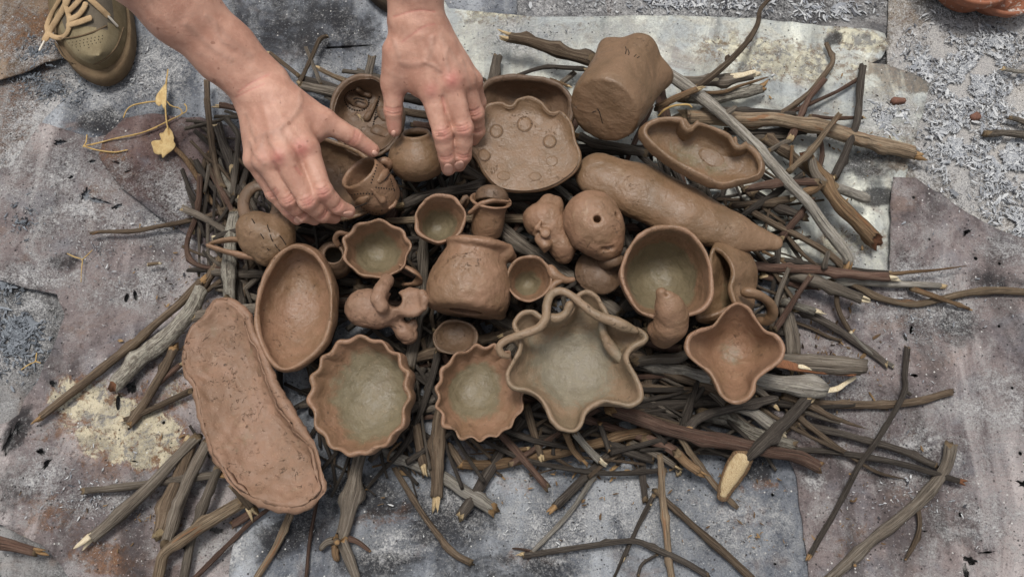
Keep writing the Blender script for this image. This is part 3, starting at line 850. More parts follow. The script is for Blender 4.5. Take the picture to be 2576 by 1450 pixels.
def stick(label, fr, pts, w0, w1, bk='grey', e0='cut', e1='cut', wd=None, twigs=(), name=None, group=None, slant=None):
    _seed[0] += 1
    sd = _seed[0]
    if group is None and e1 == 'cut' and sd % 3 == 1 and slant is None: e1 = 'split'
    path, rad = path3(fr, pts, w0, w1)
    if e1 == 'taper': rad[-3:] *= np.array([.85, .6, .3])
    if e0 == 'taper': rad[:3] *= np.array([.3, .6, .85])
    sl = slant or ((.7 if e0 == 'cut' else .3), (.7 if e1 == 'cut' else .3))
    M = stick_mesh(path, rad, sd, slant=sl)
    sw = wd or 'pale'
    wd = wd or ('pale' if sd % 4 == 0 else 'dull')
    mats = [BARK[bk], WOOD[wd if 'split' not in (e0, e1) else 'dull']]
    extra = []
    if e0 == 'split': extra.append(('broken_end', slivers(path[0], norm(path[0] - path[1]), rad[0], sd + 500), WOOD[sw]))
    if e1 == 'split': extra.append(('broken_end', slivers(path[-1], norm(path[-1] - path[-2]), rad[-1], sd + 600), WOOD[sw]))
    for k, tw in enumerate(twigs):
        p2, r2 = path3(tw[0] if isinstance(tw[0], str) else fr, tw[1] if isinstance(tw[0], str) else tw[0], *(tw[2:4] if isinstance(tw[0], str) else tw[1:3]))
        r2[-1] *= .7
        tb = tw[-1] if isinstance(tw[-1], str) else bk
        extra.append(('side_twig', stick_mesh(p2, r2, sd + 700 + k, 10), [BARK[tb], WOOD[wd if sd % 3 else 'dull']]))
    nm = name or ('branch' if twigs else 'stick')
    if not extra:
        o = obj_of(nm, M, mats); center_mesh(o)
        return tag(o, label, 'branch' if nm == 'branch' else 'stick', group or 'firewood sticks')
    lo, hi = M[0].min(0), M[0].max(0)
    root = thing(nm, label, 'branch' if nm == 'branch' else 'stick', ((lo[0] + hi[0]) / 2, (lo[1] + hi[1]) / 2, lo[2]), group or 'firewood sticks')
    obj_of('stem', M, mats, root)
    for en, em, mt in extra: obj_of(en, em, mt, root)
    return root

# lower right
stick('thin dark branch with a fork near its top, lying across the lower right sheet', 'BR', [(1720, 55, 3), (1706, 230, 3), (1700, 330, 8), (1560, 590, 10), (1430, 770, 9), (1330, 960, 4), (1130, 1320, 0)], 36, 32, 'dark', e1='split', wd='tan', twigs=[([(1700, 320, 8), (1722, 330, 7), (1745, 345, 4)], 30, 20)])
stick('brown stick pointing right with a pale strip at its tip, under the forked branch', 'BR', [(1020, 385, 6), (1300, 400, 2), (1690, 390, 0), (2000, 328, 0)], 55, 46, 'brown')
stick('curved grey branch in the lower right corner with one side twig', 'BR', [(1985, 640, 2), (1945, 800, 0), (1780, 1000, 0), (1500, 1245, 0), (1240, 1475, 0)], 72, 66, 'grey', wd='tan', twigs=[([(1780, 1010, 4), (1795, 1130, 1), (1765, 1240, 0), (1710, 1345, 0)], 34, 24, 'brown'), ([(1395, 1360, 6), (1402, 1378, 14)], 30, 26)])
stick('long dark stick running right to an orange frayed tip', 'BR', [(430, 690, 12), (760, 690, 9), (1060, 680, 6), (1340, 700, 3), (1700, 765, 6), (2040, 868, 6)], 42, 36, 'dark', e1='split', wd='rust')
stick('dark stick just above the long frayed one, ending at the curved grey branch', 'BR', [(1040, 520, 6), (1400, 600, 2), (1700, 690, 2), (1900, 775, 2)], 48, 40, 'dark')
stick('thin brown stick tapering to a hair at lower right', 'BR', [(1040, 465, 14), (1160, 560, 10), (1290, 660, 5), (1430, 755, 2), (1560, 820, 0), (1720, 860, 0)], 42, 12, 'brown', e1='taper')
stick('thick forked branch, grey then reddish, below the four lobed bowl', 'BR', [(-70, 420, 30), (180, 520, 32), (370, 575, 33), (700, 645, 26), (1000, 705, 16), (1190, 790, 6)], 84, 78, 'red', wd='tan',
      twigs=[([(380, 560, 34), (450, 490, 36), (650, 430, 34), (935, 366, 30)], 62, 52, 'dark'), ([(330, 585, 32), (400, 690, 24), (560, 895, 8), (690, 1025, 2)], 40, 40, 'tan')])
sp = stick('dark stick with a big pale spoon shaped cut at its lower end', 'BR', [(1130, 358, 26), (980, 500, 30), (840, 640, 30), (735, 752, 26)], 66, 84, 'dark', e1='taper')
def spoon(fr, pts, ws, z0, z1, seed, mat, parent, th=.004):
    """flat torn face of pale wood"""
    P3 = []
    for i, ((x, y), w) in enumerate(zip(pts, ws)):
        px, py = fp(fr, x, y)
        P3.append(np.append(W(px, py, z0 + (z1 - z0) * i / (len(pts) - 1)), w * .5 * FR[fr][2]))
    s = spline(np.array(P3), 18)
    rad = np.array([a[3] * mpp(a[:3]) for a in s])
    V, q, t = tube(s[:, :3], rad, 12, .35, nrm=np.array([0, 0, 1.0]))
    V = rough_up(V, q, t, .0006, 160, seed)
    bk = np.column_stack([(V - V.mean(0)) @ np.array([1, .3, 0]) * 300, V[:, 2] * 300, (V - V.mean(0)) @ np.array([.3, -1, 0]) * 120])
    return obj_of('cut_face', (V, q, t, bk), [mat], parent, False)
spoon('BR', [(722, 716), (682, 790), (630, 885), (594, 968)], [132, 142, 110, 72], .044, .024, 1, BARK['orange'], sp)
spoon('BR', [(716, 730), (676, 796), (630, 880), (602, 950)], [98, 108, 80, 44], .0468, .0268, 7, WOOD['pale'], sp)
stick('short square chip of tan bark below the forked reddish branch', 'BR', [(318, 695, 22), (380, 760, 18), (452, 812, 14)], 62, 58, 'orange', wd='tan')
stick('straight tan stick standing upright in view at the bottom, right of centre', 'BR', [(215, 705, 14), (228, 860, 8), (238, 1010, 4), (290, 1475, 0)], 36, 46, 'tan')
stick('brown curved branch sweeping down to the bottom edge beside the upright tan stick', 'BR', [(185, 925, 2), (350, 1080, 0), (520, 1225, 0), (790, 1470, 0)], 36, 52, 'brown')
stick('thin dark twig slanting down to the left of the upright tan stick', 'BR', [(180, 950, 4), (100, 1100, 0), (0, 1330, 0)], 30, 22, 'dark')
stick('small bent dark twig at the bottom edge', 'BR', [(85, 1440, 0), (110, 1370, 0), (200, 1312, 2)], 22, 18, 'dark')
stick('rough dark branch lying along the bottom edge, ends torn', 'BC', [(1440, 1300, 0), (1620, 1275, 2), (1900, 1235, 4), (2190, 1205, 5), (2330, 1250, 4), (2540, 1340, 2), (2700, 1440, 0)], 38, 46, 'dark', e0='split', twigs=[([(1500, 1280, 2), (1440, 1262, 1), (1368, 1255, 0)], 18, 14, 'red')])
lg = stick('thick grey log with orange ringed white oval cut, right of the four lobed bowl', 'BR', [(700, 120, 30), (980, 140, 30), (1240, 160, 28), (1452, 172, 26)], 98, 104, 'grey', wd='rust', slant=(.5, -.5))
spoon('BR', [(930, 152), (1080, 172), (1250, 190), (1400, 206)], [54, 66, 66, 46], .0520, .0510, 2, WOOD['rust'], lg)
spoon('BR', [(1065, 170), (1150, 176), (1250, 184), (1335, 192)], [24, 40, 38, 20], .0546, .0535, 3, WOOD['white'], lg)
lg = stick('thick grey log with a long slanting white cut at its right end', 'BR', [(560, 225, 18), (830, 265, 22), (1080, 290, 22), (1210, 300, 22)], 104, 106, 'pale', wd='white', slant=(.4, -.2))
spoon('BR', [(1215, 318), (1290, 306), (1350, 270), (1405, 238)], [40, 34, 26, 18], .038, .036, 4, WOOD['white'], lg)
stick('brown stick split to a long pale splinter, below the white cut log', 'BR', [(960, 345, 16), (1110, 400, 14), (1250, 470, 12), (1360, 512, 9), (1490, 556, 7)], 58, 8, 'brown', e1='taper')
stick('split stick showing a pale hollow below the four lobed bowl', 'BR', [(660, 400, 22), (790, 450, 22), (915, 545, 20)], 76, 70, 'pale', e1='split', wd='white')
stick('whitish lichen covered log slanting down right under the pale hollow stick', 'BR', [(480, 460, 10), (620, 500, 10), (800, 590, 8), (1040, 660, 4)], 84, 76, 'lichen')
stick('short broken stub poking out from under the four lobed bowl', 'BR', [(780, 290, 30), (840, 335, 28), (912, 402, 24)], 48, 42, 'grey', e1='split')
stick('grey knobbly stick between the star bowl and the four lobed bowl', 'BR', [(60, 145, 26), (200, 125, 28), (330, 120, 28), (420, 70, 26)], 58, 62, 'grey', twigs=[([(300, 125, 30), (335, 150, 30)], 34, 22)])
stick('weathered grey stick below the knobbly one, right of the star bowl', 'BR', [(40, 145, 16), (280, 190, 18), (540, 245, 20)], 66, 72, 'pale')
stick('dark brown stick beside the lower right lobe of the star bowl', 'BR', [(60, 285, 12), (330, 310, 14), (600, 315, 14)], 54, 50, 'brown')
stick('dark stick level with the tip of the four lobed bowl', 'BR', [(60, 390, 14), (330, 395, 12), (590, 402, 10)], 50, 46, 'dark', e1='split')
stick('thin splint wedged between the dark sticks right of the star bowl', 'BR', [(220, 230, 18), (400, 320, 14), (520, 360, 10)], 26, 20, 'grey')
stick('flat grey stick low under the star bowl tip', 'BR', [(20, 640, 6), (180, 700, 8), (310, 775, 6)], 52, 40, 'grey', e1='split')
stick('dark stick running under the reddish fork towards the chip', 'BR', [(120, 610, 14), (260, 660, 14), (360, 730, 12)], 64, 58, 'red')

# bottom middle
stick('thick upright branch ending in a torn knot with stubs, bottom left of centre', 'BC', [(330, 560, 12), (300, 700, 8), (245, 1030, 4), (185, 1210, 2)], 82, 108, 'grey', wd='tan',
      twigs=[([(200, 1190, 4), (255, 1330, 0), (310, 1480, 0)], 84, 66), ([(225, 1180, 6), (310, 1210, 4), (395, 1278, 2)], 48, 30, 'red'), ([(160, 1200, 4), (100, 1215, 6), (52, 1262, 4)], 62, 40), ([(165, 1200, 10), (168, 1212, 26)], 50, 46, 'tan'), ([(170, 1230, 2), (160, 1290, 2), (175, 1342, 0)], 70, 40, 'orange')])
stick('slender brown stick slanting down right with a pale worn tip at the bottom', 'BC', [(560, 705, 3), (720, 975, 0), (905, 1215, 0), (990, 1300, 0), (1085, 1350, 0)], 36, 54, 'brown')
stick('thick grey brown stick upright below the smaller scalloped bowl', 'BC', [(890, 280, 18), (870, 480, 14), (845, 905, 2)], 92, 88, 'brown')
stick('light grey stick slanting down right, passing behind the thick upright one', 'BC', [(420, 560, 2), (600, 640, 2), (900, 770, 0), (1240, 1005, 0)], 60, 88, 'pale', wd='tan')
stick('long dark curved branch hugging the largest scalloped bowl', 'BC', [(862, -90, 26), (835, 20, 26), (760, 270, 22), (640, 545, 14), (480, 720, 4), (380, 842, 0)], 58, 26, 'dark', e1='split', wd='tan', twigs=[([(560, 640, 10), (520, 670, 12), (530, 600, 14), (610, 525, 14)], 18, 14, 'orange')])
stick('short thick stub with long pale torn face below the largest scalloped bowl', 'BC', [(700, 400, 14), (725, 500, 14), (762, 690, 10)], 76, 58, 'brown', e1='split', wd='pale')
stick('tan elbow shaped stick with cracked bark below the star bowl', 'BC', [(1015, 690, 2), (1120, 690, 2), (1400, 655, 4), (1800, 565, 8), (2150, 490, 10), (2420, 430, 10)], 66, 82, 'orange', wd='tan', twigs=[([(1020, 690, 3), (970, 610, 4), (930, 540, 6)], 66, 44, 'brown')])
stick('long thin dark rod curving below the tan elbow stick', 'BC', [(1150, 500, 18), (1250, 560, 18), (1450, 650, 15), (1750, 712, 12), (2050, 742, 8), (2420, 720, 6)], 34, 36, 'dark')
stick('pale torn splinter lying left of the tan elbow stick', 'BC', [(1480, 575, 10), (1300, 590, 7), (1090, 570, 4)], 30, 8, 'orange', e1='taper', wd='pale')
stick('second pale splinter just under the first one', 'BC', [(1460, 585, 8), (1260, 600, 5), (1065, 612, 2)], 22, 10, 'orange', e1='taper', wd='tan')
stick('brown stick with pale split foot crossing the elbow stick', 'BC', [(1465, 270, 30), (1505, 440, 24), (1560, 625, 16)], 56, 46, 'brown', e1='split')
stick('reddish broken stub below the tip of the star bowl', 'BC', [(1735, 470, 24), (1780, 580, 22), (1845, 655, 18)], 46, 38, 'orange', e1='split', wd='tan')
stick('pale peeled stick beside the reddish stub under the star bowl', 'BC', [(1790, 465, 26), (1870, 560, 24), (1965, 655, 18)], 50, 56, 'pale', e1='split', wd='white')
stick('thin dark stick pointing down right of the pale peeled one', 'BC', [(1965, 400, 30), (1990, 480, 24), (2025, 595, 18)], 36, 34, 'dark', wd='tan')
stick('flat charcoal grey stick slanting to lower left below the rod', 'BC', [(2070, 595, 4), (1900, 735, 2), (1780, 850, 0), (1655, 975, 0)], 66, 58, 'dark', e1='split', wd='tan')
stick('thin pale grey twig slanting down to the rough bottom branch', 'BC', [(1940, 735, 4), (1800, 960, 0), (1660, 1120, 0), (1500, 1285, 2)], 38, 28, 'pale')
stick('thin dark twig from the bottom edge up towards the upright tan stick', 'BC', [(2310, 950, 4), (2180, 1190, 0), (2060, 1460, 0)], 26, 22, 'dark')
stick('dark flat stick behind the pale splinters', 'BC', [(1230, 500, 6), (1450, 500, 6), (1740, 505, 6)], 34, 44, 'dark')
stick('weathered dark stick crossing below the star bowl to the right', 'BC', [(2010, 540, 14), (2150, 590, 12), (2330, 655, 8)], 62, 56, 'dark')
stick('tiny pale chip left of the dark curved branch tip', 'BC', [(412, 698, 0), (510, 672, 0)], 16, 10, 'orange', wd='tan')
stick('short grey twig beside the foot of the dark curved branch', 'BC', [(640, 640, 2), (600, 700, 1), (580, 730, 0)], 22, 18, 'grey')
stick('dark twig between the scalloped bowls', 'BC', [(760, 320, 12), (870, 290, 14), (960, 280, 14)], 46, 40, 'grey')
stick('reddish twig between the scalloped bowls, under the grey one', 'BC', [(740, 360, 8), (860, 350, 8), (960, 345, 8)], 34, 34, 'red')

# lower left
stick('long smooth dark olive stick slanting to the cream patch on the left sheet', 'L', [(1500, 740, 16), (1280, 945, 12), (1050, 1150, 5), (820, 1330, 0), (600, 1510, 0), (300, 1745, 0)], 62, 62, 'brown', e0='split', e1='split', wd='tan', twigs=[([(980, 1190, 5), (960, 1180, 9), (1050, 1160, 10)], 16, 20, 'orange')])
stick('thick pale lichen log beside the long olive stick, left of the slab dish', 'L', [(1508, 795, 22), (1430, 930, 18), (1250, 1130, 8), (1000, 1360, 0), (835, 1500, 0)], 112, 136, 'lichen', wd='rust', slant=(-.2, .5))
stick('brown stick poking down left from under the slab dish edge', 'BL', [(1190, -120, 10), (1120, 40, 4), (1000, 230, 0), (885, 410, 0)], 70, 52, 'brown', wd='tan')
stick('thin olive stick crossing behind the brown one, pale cut at its left', 'BL', [(1310, 180, 2), (1100, 280, 0), (935, 350, 0), (845, 378, 0)], 48, 30, 'brown', wd='white')
stick('straight grey stick with white broken tip at the lower left', 'BL', [(1345, 490, 10), (1180, 660, 10), (1000, 850, 10), (800, 1040, 3), (625, 1180, 0)], 76, 88, 'grey', e1='split', wd='white')
stick('dark brown stick upright beneath the white tipped one', 'BL', [(1310, 520, 6), (1240, 700, 2), (1160, 900, 0), (1082, 1165, 0)], 84, 92, 'brown', wd='pale')
stick('brownish stick lying level across the lower left', 'BL', [(560, 868, 2), (800, 835, 4), (1020, 810, 5), (1480, 755, 8)], 50, 58, 'grey', wd='tan')
stick('grey stick running down to the elbow branch at lower left', 'BL', [(1410, 530, 12), (1290, 780, 12), (1180, 1060, 2), (1130, 1240, 0)], 74, 84, 'grey')
stick('thin grey stick straight down past the elbow branch to the bottom edge', 'BL', [(1490, 700, 14), (1390, 980, 9), (1310, 1180, 2), (1255, 1480, 0)], 58, 62, 'grey')
stick('tan elbow branch bending down to the bottom edge at lower left', 'BL', [(1660, 925, 12), (1480, 1035, 10), (1280, 1160, 12), (1120, 1275, 6), (1085, 1380, 2), (1060, 1490, 0)], 92, 80, 'tan')
stick('thin red brown twig slanting to the bottom edge below the slab dish', 'BL', [(1850, 970, 6), (1700, 1090, 2), (1520, 1270, 0), (1320, 1470, 0)], 30, 36, 'red')
stick('tan stick slanting down from the foot of the slab dish to the bottom edge', 'BL', [(1990, 1000, 6), (1890, 1220, 0), (1740, 1480, 0)], 52, 46, 'tan')
stick('very thin rough reddish twig hanging straight down below the slab dish', 'BL', [(2165, 930, 4), (2115, 1190, 0), (2085, 1480, 0)], 26, 26, 'red')
stick('thick short stub with torn end directly under the slab dish tip', 'BL', [(1600, 820, 22), (1660, 900, 18), (1712, 980, 10)], 92, 70, 'brown', e1='split', wd='pale')
stick('short red stub right of the elbow branch', 'BL', [(1580, 1092, 0), (1660, 1050, 2), (1750, 995, 4)], 48, 54, 'red', wd='tan')
stick('thin red strip leaning on the slab dish side', 'BL', [(1080, 130, 0), (1150, 70, 2), (1235, 0, 4)], 40, 36, 'red')

# left
stick('thin crooked twig reaching far left across the sheet', 'L', [(670, 385, 0), (780, 370, 0), (1000, 362, 0), (1200, 325, 1), (1420, 280, 4), (1620, 225, 8), (1800, 125, 12)], 24, 44, 'brown', twigs=[([(700, 375, 0), (690, 385, 2), (730, 365, 3)], 16, 12, 'orange')])
stick('grey stub pointing up left beside the cracked cup', 'L', [(1360, 188, 14), (1520, 275, 16), (1690, 375, 16)], 56, 52, 'grey')
stick('brown twig hooked like a J left of the cracked cup', 'L', [(1490, -60, 14), (1470, 200, 10), (1400, 400, 8), (1385, 500, 8), (1420, 590, 10), (1520, 632, 12), (1680, 640, 16)], 44, 34, 'red')
stick('thin upright twig just right of the J hooked one', 'L', [(1465, 250, 4), (1480, 480, 2), (1478, 695, 0)], 24, 18, 'grey')
stick('thick rough grey stick standing upright between cracked cup and slab dish', 'L', [(1740, 200, 20), (1712, 420, 22), (1705, 640, 22), (1700, 880, 18)], 88, 92, 'lichen')
stick('dark stick with round pale cut end above the forked handle', 'L', [(1580, 412, 28), (1700, 375, 30), (1820, 350, 30)], 44, 46, 'dark', wd='white', slant=(.9, .3))
stick('thin stick under the oval dish left side', 'L', [(1930, 690, 10), (1850, 765, 10), (1760, 845, 10)], 46, 40, 'grey')
stick('dark stick behind the lichen log top', 'L', [(1640, 560, 8), (1560, 700, 8), (1480, 830, 4)], 70, 64, 'brown')
stick('slim brown stick leaning right of the upright rough one', 'L', [(1860, 560, 8), (1820, 760, 10), (1800, 900, 8)], 48, 44, 'brown')
stick('short stick between lichen log and slab dish', 'L', [(1700, 690, 12), (1620, 740, 10), (1530, 800, 6)], 46, 40, 'brown')

# left of the hand
stick('long dark upright stick left of the wrist', 'HL', [(348, 20, 8), (360, 300, 10), (395, 600, 14), (450, 900, 18), (500, 1020, 18)], 54, 66, 'brown')
stick('red barked stick with pale torn left end behind the wrist', 'HL', [(470, 262, 8), (560, 272, 10), (700, 300, 14)], 54, 62, 'red', e0='split', wd='pale')
stick('bent grey stick with a kink, left of the hand', 'HL', [(528, 372, 18), (645, 530, 22), (630, 700, 22), (595, 1090, 20)], 50, 52, 'grey')
stick('broad dark stick leaning behind the kinked one', 'HL', [(440, 430, 6), (520, 650, 10), (600, 860, 14)], 88, 84, 'dark')
stick('dark reddish stick ending in a pale split near the clay ring', 'HL', [(365, 835, 14), (440, 980, 18), (520, 1120, 20), (630, 1340, 22)], 58, 44, 'red')
stick('lichen spotted stick among the sticks left of the hand', 'HL', [(440, 760, 8), (500, 890, 10), (600, 1090, 12)], 66, 72, 'lichen')
stick('thin brown twig rising to the left from the clay ring', 'HL', [(190, 745, 2), (300, 880, 8), (420, 1020, 14), (500, 1095, 18)], 34, 38, 'brown', e1='split', wd='tan')
stick('dark stick running down to the clay ring', 'HL', [(770, 700, 16), (710, 880, 16), (640, 1100, 14)], 62, 58, 'dark')
stick('slim pale edged stick next to the kinked grey one', 'HL', [(660, 680, 16), (640, 880, 16), (620, 1080, 14)], 26, 30, 'tan')
stick('dark brown stick close against the little finger side', 'HL', [(690, 500, 18), (730, 640, 20), (780, 860, 20)], 60, 54, 'brown')
stick('short stub with pale chip on the mauve sheet edge', 'HL', [(360, 700, 2), (330, 790, 4), (300, 900, 4)], 44, 50, 'brown', e0='split', wd='tan')
stick('dark stick low against the J hooked twig', 'HL', [(300, 1020, 0), (270, 1180, 2), (210, 1420, 4)], 44, 54, 'dark')
stick('brown stick crossing under the grey stub by the cracked cup', 'HL', [(420, 1150, 8), (480, 1250, 10), (560, 1440, 12)], 46, 44, 'brown')
stick('slim dark stick under the clay ring', 'HL', [(560, 1180, 10), (540, 1320, 10), (500, 1450, 8)], 44, 40, 'dark')
stick('pale tan stick between clay ring and hand', 'HL', [(830, 900, 14), (760, 1010, 14), (700, 1060, 12)], 30, 34, 'tan')

# behind the hands
stick('thin branch with curled tip behind the hand on the left', 'H2', [(740, 225, 4), (690, 245, 8), (640, 350, 10), (590, 460, 12), (560, 520, 12)], 22, 32, 'brown', twigs=[([(600, 290, 8), (650, 400, 10), (700, 520, 12)], 26, 26, 'grey')])
stick('short tan stick with pale end behind the mask plate', 'H2', [(690, 425, 10), (770, 470, 12), (850, 505, 12)], 30, 34, 'tan', e0='split')
stick('dark stick stub upright behind the mask plate', 'H2', [(1010, 350, 8), (1000, 430, 10), (985, 520, 10)], 50, 54, 'grey')
stick('grey stick lying behind the mask plate to the left', 'H2', [(560, 530, 8), (700, 555, 10), (880, 590, 12)], 56, 60, 'grey')
stick('dark stick under the grey one behind the mask plate', 'H2', [(560, 480, 4), (700, 520, 6), (820, 560, 8)], 44, 44, 'dark')
stick('thin grey stick from the wrist to the mask plate', 'H2', [(380, 330, 6), (470, 400, 8), (560, 470, 10)], 28, 28, 'brown', e0='split')
stick('stick with yellow torn tip standing between thumb and round jar', 'H2', [(945, 730, 46), (985, 810, 42), (1030, 860, 36), (1130, 885, 30)], 30, 34, 'tan', e0='split', wd='pale')
stick('dark stick between mask plate and paw plate', 'H2', [(1180, 590, 14), (1300, 615, 16), (1420, 640, 16)], 58, 62, 'dark')
stick('second dark stick between mask plate and paw plate, below the first', 'H2', [(1200, 690, 12), (1320, 710, 12), (1420, 720, 12)], 52, 54, 'brown')

# top
stick('thick brown stick with torn pale left end at the top, left of the lobed pot', 'T3', [(620, 105, 30), (760, 135, 30), (1000, 205, 30), (1400, 320, 30)], 90, 112, 'brown', e0='split', wd='pale')
stick('curved thinner stick below the torn one, running to the lobed pot', 'T3', [(700, 455, 24), (850, 405, 24), (980, 380, 24), (1120, 388, 24), (1320, 400, 24)], 34, 48, 'dark')
stick('grey stub between oval bowl and lobed pot', 'T3', [(1235, 430, 10), (1170, 480, 12), (1100, 530, 12)], 50, 50, 'grey')
stick('grey stick with broken orange end between paw plate and clay roll', 'T3', [(1265, 1025, 26), (1400, 1080, 28), (1620, 1120, 28), (1900, 1185, 28)], 76, 78, 'grey', e0='split', wd='tan')
stick('thin tan sliver on the rim of the oval bowl', 'T3', [(1000, 485, 30), (1100, 530, 32), (1170, 560, 32)], 12, 34, 'orange', wd='pale')
stick('short dark stick beside the hand on the right', 'T3', [(290, 440, 16), (340, 480, 18), (400, 510, 18)], 40, 34, 'dark')

# upper right
stick('long thick grey stick from the lobed pot down to the right, split at its foot', 'TR', [(330, 385, 44), (560, 545, 44), (760, 700, 42), (950, 885, 38), (1130, 1080, 34), (1320, 1300, 22), (1500, 1540, 10), (1505, 1600, 6)], 74, 66, 'pale', e1='split', wd='tan', twigs=[([(770, 690, 46), (800, 670, 50), (835, 645, 52)], 40, 30, 'grey')])
stick('thick tan stick lying level to the right across the pale sheet', 'TR', [(500, 705, 22), (850, 722, 24), (1230, 740, 22), (1550, 830, 14), (1770, 890, 6), (1915, 935, 2)], 84, 88, 'tan', wd='tan')
stick('long thin branch curving up to the top edge', 'TR', [(590, 540, 48), (700, 450, 46), (800, 360, 38), (905, 250, 26), (965, 150, 18), (985, 60, 12), (1060, -30, 8)], 42, 26, 'brown', twigs=[([(780, 380, 38), (775, 350, 40), (795, 338, 40)], 30, 24)])
lg = stick('split log with white inner face behind the long grey stick', 'TR', [(470, 490, 22), (680, 490, 22), (930, 455, 20)], 54, 64, 'grey', e1='split', wd='white')
spoon('TR', [(690, 482), (780, 468), (870, 452), (950, 432)], [30, 40, 36, 24], .0395, .038, 5, WOOD['white'], lg)
stick('grey barked log end below the white faced split log', 'TR', [(520, 580, 14), (700, 585, 14), (880, 570, 14), (985, 530, 12)], 76, 62, 'lichen', e1='split', wd='tan')
stick('thin tan splinter lying over the grey log end', 'TR', [(560, 555, 32), (740, 560, 30), (860, 520, 28), (1030, 468, 24)], 26, 14, 'orange', e1='taper')
stick('yellowish stick with split tip leaning on the long grey stick', 'TR', [(350, 655, 52), (480, 590, 58), (600, 540, 60)], 40, 40, 'orange', e1='split', wd='pale')
stick('dark straight stick slanting at the far right of the pile', 'TR', [(1600, 395, 2), (1570, 700, 18), (1520, 860, 24), (1420, 1075, 20)], 42, 52, 'dark')
stick('crooked brown twig with a zigzag tip at upper right', 'TR', [(1378, 262, 2), (1408, 330, 4), (1420, 370, 5), (1385, 430, 7), (1290, 550, 12), (1180, 640, 16), (1090, 700, 18)], 26, 38, 'brown')
stick('slim brown stick with pale tip crossing the crooked twig', 'TR', [(1372, 478, 10), (1280, 590, 16), (1225, 690, 20), (1165, 840, 24)], 34, 40, 'red')
stick('very thin reddish rod at upper right', 'TR', [(1575, 475, 2), (1430, 560, 6), (1270, 635, 12), (1080, 700, 14)], 22, 26, 'red')
stick('slim olive stick slanting over the thick tan stick', 'TR', [(1462, 690, 44), (1390, 780, 44), (1280, 920, 42), (1150, 1035, 40)], 34, 38, 'tan')
stick('stout orange barked branch with a fork at the right side of the pile', 'TR', [(1270, 930, 22), (1350, 1080, 22), (1450, 1220, 18), (1560, 1340, 10), (1685, 1465, 4)], 74, 92, 'orange', wd='rust', twigs=[([(1345, 1100, 24), (1300, 1140, 24), (1230, 1165, 22)], 62, 58, 'orange'), ([(1420, 1130, 20), (1520, 1160, 12), (1645, 1205, 6)], 62, 62, 'pale')])
stick('dark stick under the thick tan one', 'TR', [(760, 790, 14), (1000, 800, 12), (1260, 795, 6)], 46, 44, 'dark')
stick('second dark stick under the thick tan one, nearer the notched bowl', 'TR', [(880, 825, 10), (1050, 830, 8), (1190, 820, 6)], 44, 40, 'grey')
stick('grey twig bending up behind the long grey stick', 'TR', [(1030, 915, 20), (1110, 870, 20), (1165, 845, 20), (1190, 775, 18)], 38, 40, 'grey')
stick('short reddish twig upright right of the long grey stick', 'TR', [(1335, 795, 10), (1352, 920, 14), (1335, 1020, 16)], 28, 28, 'red')
stick('small pale peeled peg upright near the end of the notched bowl', 'TR', [(1176, 880, 34), (1168, 950, 34), (1164, 1010, 32)], 20, 22, 'orange', wd='pale')
stick('dark reddish stick level with the low end of the notched bowl', 'TR', [(880, 1140, 34), (1100, 1112, 34), (1330, 1105, 32)], 42, 46, 'red')
stick('dark brown stick with knobbly bark above the clay roll', 'TR', [(800, 1245, 14), (980, 1230, 16), (1160, 1205, 18)], 46, 44, 'brown')
stick('brown stick slanting down right from the clay roll tip', 'R2', [(-60, 190, 16), (150, 310, 14), (360, 420, 10), (530, 520, 8), (670, 640, 4)], 46, 50, 'brown')
stick('red brown stick crossing behind the long grey stick', 'TR', [(1300, 1195, 14), (1210, 1310, 14), (1100, 1440, 12)], 38, 42, 'red')
stick('dark stick in front of the notched bowl end', 'TR', [(1000, 840, 14), (1080, 890, 14), (1260, 1010, 12), (1330, 1075, 12)], 60, 56, 'brown')
stick('grey forked stick foot between the long grey and the orange barked one', 'TR', [(1280, 950, 30), (1310, 1040, 28), (1380, 1120, 24)], 46, 60, 'grey')
stick('level brown stick behind the notched bowl', 'TR', [(640, 660, 26), (850, 665, 24), (1200, 690, 16)], 36, 34, 'dark')
stick('thin straight rod poking out right past the dark straight stick', 'TR', [(1280, 700, 18), (1430, 718, 14), (1600, 712, 8)], 22, 22, 'red', wd='pale')
stick('dark round ended stick above the clay roll', 'TR', [(930, 1170, 12), (1080, 1250, 10), (1250, 1310, 8)], 60, 54, 'dark')

# right
stick('orange brown peeled branch with a long white splinter at the right', 'R2', [(-120, 600, 24), (100, 630, 24), (300, 645, 24), (530, 655, 22), (800, 690, 18), (1000, 705, 14)], 68, 74, 'red', e1='split', wd='white', twigs=[([(930, 690, 18), (1100, 675, 16), (1300, 655, 14), (1575, 622, 10)], 40, 8, 'orange'), ([(520, 640, 30), (525, 600, 34), (550, 510, 36)], 52, 38, 'grey')])
stick('grey stick under the white splintered branch, pointing right', 'R2', [(560, 735, 6), (950, 752, 4), (1390, 772, 0)], 66, 44, 'pale')
stick('olive grey stick with pale broken end at the right', 'R2', [(250, 690, 18), (420, 730, 20), (600, 790, 20), (795, 860, 18)], 74, 80, 'grey', e1='split', wd='white', twigs=[([(610, 800, 18), (612, 900, 14), (650, 1000, 8), (715, 1110, 4)], 38, 36, 'brown')])
stick('long wavy stick running out of the right edge', 'R2', [(700, 740, 6), (820, 800, 4), (960, 865, 2), (1180, 905, 0), (1380, 872, 0), (1560, 822, 0), (1780, 802, 0), (2080, 815, 0)], 44, 54, 'tan')
stick('flat tan sliver lying across the long wavy stick', 'R2', [(1170, 790, 6), (1350, 852, 9), (1480, 900, 4), (1595, 945, 0)], 46, 24, 'orange', wd='tan')
stick('white peeled twig slanting down to the right', 'R2', [(715, 1112, 5), (790, 1200, 4), (870, 1265, 3), (1030, 1370, 0)], 30, 34, 'pale', wd='white')
